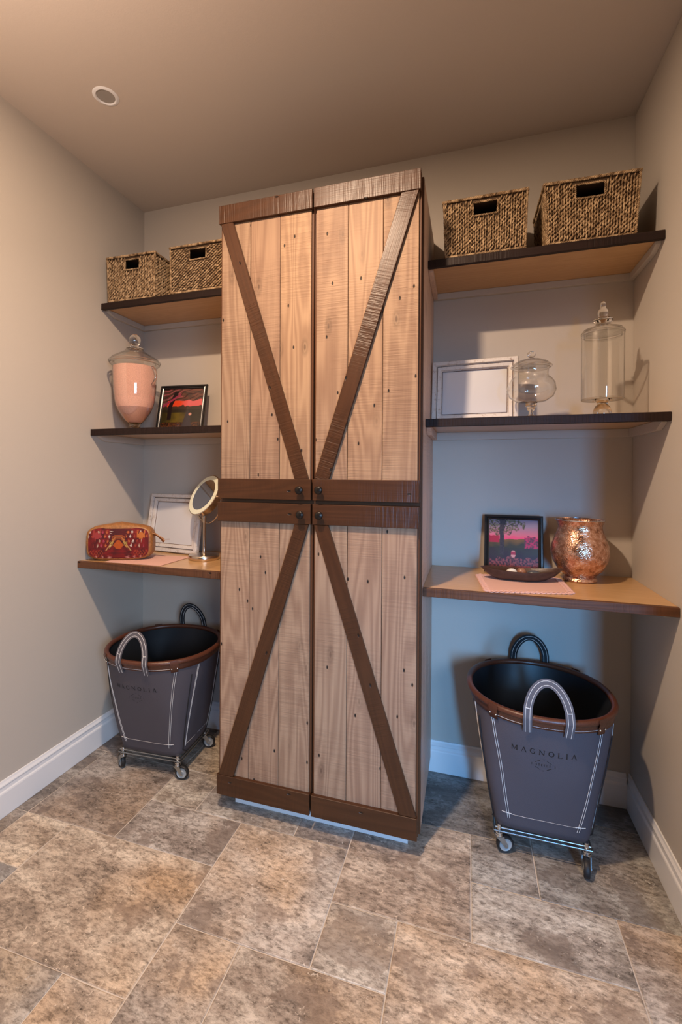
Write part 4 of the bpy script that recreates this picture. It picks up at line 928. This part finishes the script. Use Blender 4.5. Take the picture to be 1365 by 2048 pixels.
def cart(label, cx, cy, rotz, a1, b1, casters, dyt=0.0, dxt=0.0):
    t = thing('laundry_cart', label, 'laundry cart', (cx, cy, 0), rotz, 'canvas laundry carts')
    zb_, zt_ = 0.098, 0.530; a0, b0 = 0.152, 0.128
    def S(th, v, off=0.0):
        """surface of the canvas: th=-pi/2 is the front; v 0..1 bottom to top"""
        e = 6.0 + (2.15 - 6.0) * (v ** 0.75)
        k = v ** 1.0
        a = a0 + (a1 - a0) * k + off; b = b0 + (b1 - b0) * k + off
        x, y = sup(th, a, b, e)
        wr = .0025 * math.sin(th * 5 + v * 4) * math.sin(v * PI) + .003 * noise.noise(Vector((x * 14, y * 14, v * 3 + cx * 5))) * math.sin(v * PI)
        f_ = 1 + wr / .2
        return Vector((x * f_ + dxt * v, y * f_ + dyt * v, zb_ + (zt_ - zb_) * v))
    def SX(x, v, off=0.0015, side=-1):
        """point on the front (side -1) of the canvas at local x"""
        e = 6.0 + (2.15 - 6.0) * (v ** 0.75); a = a0 + (a1 - a0) * v
        q_ = min(.999, abs(x) / a); c = q_ ** (e / 2); th = math.acos(min(1, c))
        th = side * (th if x >= 0 else PI - th)
        return S(th, v, off)
    n, m = 96, 22
    for off, nm, mt in ((0, 'canvas_body', M_CANVAS), (-.004, 'lining', M_LINING)):
        vs = []; fs = []
        for j in range(m + 1):
            for k in range(n): vs.append(S(2 * PI * k / n, j / m, off) + Vector((0, 0, .004 if off and j == 0 else 0)))
        for j in range(m):
            for k in range(n): fs.append((j * n + k, j * n + (k + 1) % n, (j + 1) * n + (k + 1) % n, (j + 1) * n + k))
        fs.append(tuple(range(n - 1, -1, -1)))
        LB(t).add(vs, fs).build(nm, mt, smooth=True, autosmooth=False)
    # leather rim: a rolled tube and a band below it
    rimp = [S(2 * PI * k / n, 1.0, .002) for k in range(n)]
    rm = LB(t); rm.tube([p + Vector((0, 0, .004)) for p in rimp], .0105, 12, closed=True)
    for k in range(n):
        pass
    vs = []; fs = []
    for off, v in ((.0035, 1.0), (.0042, .965), (.0038, .935), (-.0005, .934)):
        for k in range(n): vs.append(S(2 * PI * k / n, v, off))
    for j in range(3):
        for k in range(n): fs.append((j * n + k, j * n + (k + 1) % n, (j + 1) * n + (k + 1) % n, (j + 1) * n + k))
    rm.add(vs, fs)
    rm_o = rm.build('leather_rim', M_LEATHER, smooth=True, autosmooth=False)
    # corner tabs with rivets
    for th in (-PI * .28, -PI * .72, PI * .28, PI * .72):
        tb = LB(t)
        vs = []; fs = []
        for j, (off, v) in enumerate(((.013, 1.035), (.0155, 1.0), (.0075, .955), (.0065, .915), (.001, .914))):
            for i in range(5):
                vs.append(S(th + (i - 2) * .035, min(v, 1), off) + Vector((0, 0, max(0, v - 1) * .43)))
        for j in range(4):
            for i in range(4): fs.append((j * 5 + i, j * 5 + i + 1, (j + 1) * 5 + i + 1, (j + 1) * 5 + i))
        tb.add(vs, fs); tb.build('corner_tab', M_LEATHER, smooth=True, autosmooth=False)
        rv = LB(t)
        for dth in (-.05, .05): p = S(th + dth, .955, .0105); rv.ellipsoid(p, [Vector((.0032, 0, 0)), Vector((0, .0032, 0)), Vector((0, 0, .0032))], 8, 6)
        rv.build('rivet', M_CHROME, smooth=True)
    # stitching
    s_ = LB(t)
    for side in (-1, 1):
        for sx in (-1, 1):
            for d in (-.003, .003):
                s_.tube([SX(sx * (.104 + .058 * (k / 20) * (a1 / .235) + d), .09 + .84 * k / 20, .0016, side) for k in range(21)], .0008, 5)
            s_.tube([SX(sx * (.095 + .03 * k / 4), .135, .0016, side) for k in range(5)], .0009, 5)
        for k in range(56):
            x = -.118 + .236 * k / 56; s_.tube([SX(x, .13, .0016, side), SX(x + .0028, .13, .0016, side)], .0006, 4)
        for k in range(90):
            th = side * (PI * .30 + PI * .40 * k / 90); s_.tube([S(th, .95, .0046), S(th + side * PI * .40 / 90 * .7, .95, .0046)], .0007, 4)
    for sx in (-1, 1):
        for dth in (-.36, .36):
            th0 = (0 if sx > 0 else PI) + dth
            for d in (-.012, .012):
                s_.tube([S(th0 + d, .08 + .85 * k / 16, .0014) for k in range(17)], .0008, 5)
        for k in range(40):
            th = (0 if sx > 0 else PI) - .36 + .72 * k / 40; s_.tube([S(th, .10, .0014), S(th + .010, .10, .0014)], .0006, 4)
    s_.build('stitching', M_THREAD)['kind'] = 'stuff'
    # lettering on the front
    ink = LB(t)
    def stroke(x0, v0, x1, v1, w):
        d = math.hypot(x1 - x0, (v1 - v0)); nx_, nv_ = -(v1 - v0) / d * w / 2, (x1 - x0) / d * w / 2
        k = 3; vs = []
        for i in range(k + 1):
            px, pv = x0 + (x1 - x0) * i / k, v0 + (v1 - v0) * i / k
            for s in (-1, 1): vs.append(SX(px + nx_ * s, (pv + nv_ * s) / (zt_ - zb_), .0011))
        ink.add(vs, [(2 * i, 2 * i + 1, 2 * i + 3, 2 * i + 2) for i in range(k)])
    def text(s, xc, vc, hgt, gap):
        wd = sum(LET[c][0] * hgt for c in s) + gap * (len(s) - 1); x = xc - wd / 2
        for i, c in enumerate(s):
            hh = hgt
            for a, b, c_, d_, w in LET[c][1]: stroke(x + a * hgt, vc + b * hh, x + c_ * hgt, vc + d_ * hh, w * hgt)
            x += LET[c][0] * hgt + gap
    base = 0.310
    text('MAGNOLIA', -0.008, base, .0175, .0095)
    text('STEELE', -0.008, base - .040, .0068, .0032)
    c_, r_ = base - .0365, .021
    for sx in (-1, 1):
        stroke(-.008 + sx * .0335, c_ - .004, -.008 + sx * .0335, c_ + .004, .0011)
        for sy in (-1, 1): stroke(-.008 + sx * .024, c_ + sy * .008, -.008 + sx * .010, c_ + sy * .017, .0013)
    for sy in (-1, 1): stroke(-.008 - .0025, c_ + sy * .021, -.008 + .0025, c_ + sy * .021, .0013)
    ink.build('printed_lettering', M_INK)['label'] = 'black printed word MAGNOLIA over a small STEELE emblem'
    # strap handles
    for side, mt, nm in ((-1, M_STRAP, 'grey handle'), (1, M_STRAPB, 'black handle')):
        hs = .057; hh = .100
        A = SX(-hs, .90, .006, side); B = SX(hs, .90, .006, side)
        A1 = SX(-hs * 1.0, 1.0, .0165, side); B1 = SX(hs * 1.0, 1.0, .0165, side)
        path = [A, A1 + Vector((0, 0, .004))]
        for k in range(17):
            q_ = k / 16; an = PI * (1 - q_)
            p = A1.lerp(B1, .5 + .5 * math.cos(an) * (.90 + .10 * abs(math.cos(an)) ** 4)) + Vector((0, -side * .030 * math.sin(an), .010 + (hh + .004) * max(0, math.sin(an)) ** .82))
            path.append(p)
        path += [B1 + Vector((0, 0, .004)), B]
        ups = []
        mid = (A1 + B1) / 2 + Vector((0, -side * .012, .045))
        for p in path:
            ups.append(None)
        y = Vector((0, side, 0))
        m_ = len(path); pts = path
        # width direction is across the strap: nearly along y for the top, along x at the ends
        hd__ = LB(t); vs = []; fs = []; lines = [[], []]
        for i, p in enumerate(pts):
            tdir = (pts[min(i + 1, m_ - 1)] - pts[max(i - 1, 0)]).normalized()
            q_ = max(0, min(1, (i - 1) / (m_ - 3))); s_top = math.sin(PI * q_)
            out = Vector((0, side, 0)) * 1.0 + Vector((0, 0, 1)) * .35 * s_top
            wdir = tdir.cross(out).normalized(); nrm = wdir.cross(tdir).normalized()
            if nrm.dot(out) < 0: nrm = -nrm
            ww = .0132
            for aa, bb in ((-ww, -.0016), (ww, -.0016), (ww, .0016), (-ww, .0016)): vs.append(p + wdir * aa + nrm * bb)
            for li, aa in enumerate((-.0065, .0065)): lines[li].append((p + wdir * aa + nrm * .0019, p + wdir * aa - nrm * .0019))
        for i in range(m_ - 1):
            for k in range(4): fs.append((i * 4 + k, i * 4 + (k + 1) % 4, (i + 1) * 4 + (k + 1) % 4, (i + 1) * 4 + k))
        fs += [(3, 2, 1, 0), tuple((m_ - 1) * 4 + k for k in range(4))]
        ho = hd__.add(vs, fs).build('handle', mt, smooth=True); ho['label'] = nm + ' with white stripes'
        st = LB(t)
        for li in lines:
            st.tube([a for a, b in li], .00075, 5); st.tube([b for a, b in li], .00075, 5)
        for idx in (3, m_ - 4):
            p = lines[0][idx][0], lines[1][idx][0]; st.tube(list(p), .0012, 5)
        st.build('stripe', M_THREAD, ho)
    # wire base
    fr = LB(t); zf = .088; a, b = a0 - .006, b0 - .006
    for z, g in ((zf, 0), (zf - .010, .004)):
        fr.tube([(-a - g, -b - g, z), (a + g, -b - g, z)], .0028, 8); fr.tube([(-a - g, b + g, z), (a + g, b + g, z)], .0028, 8)
        fr.tube([(-a - g, -b - g, z), (-a - g, b + g, z)], .0028, 8); fr.tube([(a + g, -b - g, z), (a + g, b + g, z)], .0028, 8)
    fr.build('wire_base', M_ZINC, smooth=True)
    for sx in (-1, 1):
        for sy in (-1, 1):
            up_ = LB(t)
            up_.tube([(sx * (a + .008), sy * (b * .55), zf)] + [S(math.atan2(sy * .55, sx * 1.0), v, .004) for v in (.05, .3, .6, .85)], .0022, 6)
            up_.build('side_wire', M_LINING, smooth=True)
    # casters
    for (sx, sy), rot in zip(((-1, -1), (1, -1), (-1, 1), (1, 1)), casters):
        px, py = sx * (a - .012), sy * (b - .004)
        cs = LB(t); P0 = Vector((px, py, 0))
        for r_, z0, z1 in ((.0065, .072, .098), (.012, .068, .073), (.0135, .060, .066), (.010, .066, .068), (.009, .085, .090)):
            cs.lathe([(r_, z0), (r_, z1)], c=(px, py, 0), n=20)
        ca = cs.build('caster', M_CHROME, smooth=True, loc=(px, py, .06))
        R = Matrix.Rotation(rot, 3, 'Z')
        f1 = LB(t)
        for s in (-1, 1):
            poly = [(-.014, .061), (.012, .061), (.026, .030), (.026, .022), (.018, .021), (.004, .040)]
            sub = MB().prism([(p, q_) for p, q_ in poly], s * .0135, s * .0118)
            f1.add([P0 + R @ Vector(p) for p in sub.v], sub.f)
        sub = MB().box(-.014, .012, -.0135, .0135, .0592, .0612); f1.add([P0 + R @ Vector(p) for p in sub.v], sub.f)
        sub = MB(); sub.tube([(.020, -.016, .0295), (.020, .016, .0295)], .0032, 10); f1.add([P0 + R @ Vector(p) for p in sub.v], sub.f)
        f1.build('fork', M_ZINC, ca, loc=(px, py, .06))
        for nm, mt, prof in (('wheel', M_RUBBER, [(.021, -.008), (.026, -.009), (.0288, -.006), (.0292, 0), (.0288, .006), (.026, .009), (.021, .008)]), ('hub', M_HUB, [(0, -.0088), (.008, -.0088), (.010, -.006), (.018, -.0055), (.0212, -.0082), (.0212, .0082), (.018, .0055), (.010, .006), (.008, .0088), (0, .0088)])):
            w_ = MB().lathe(prof, n=36, closed=(nm == 'wheel'))
            LB(t).add([P0 + R @ Vector((.020 + x, z, .0295 + y)) for x, y, z in w_.v], w_.f).build(nm, mt, ca, smooth=True, loc=tuple(P0 + R @ Vector((.02, 0, .0295))))
    return t
cart('grey canvas laundry cart on casters under the left shelves, beside the left wall', 0.362, -0.292, 0.06, 0.236, 0.232, (PI * .80, PI * .05, PI * .3, PI * .1), dyt=-.022, dxt=.012)
cart('grey canvas laundry cart on casters under the right shelves, beside the cabinet', 1.920, -0.268, 0.0, 0.232, 0.235, (PI * .1, PI * -.55, PI * .4, PI * .45))
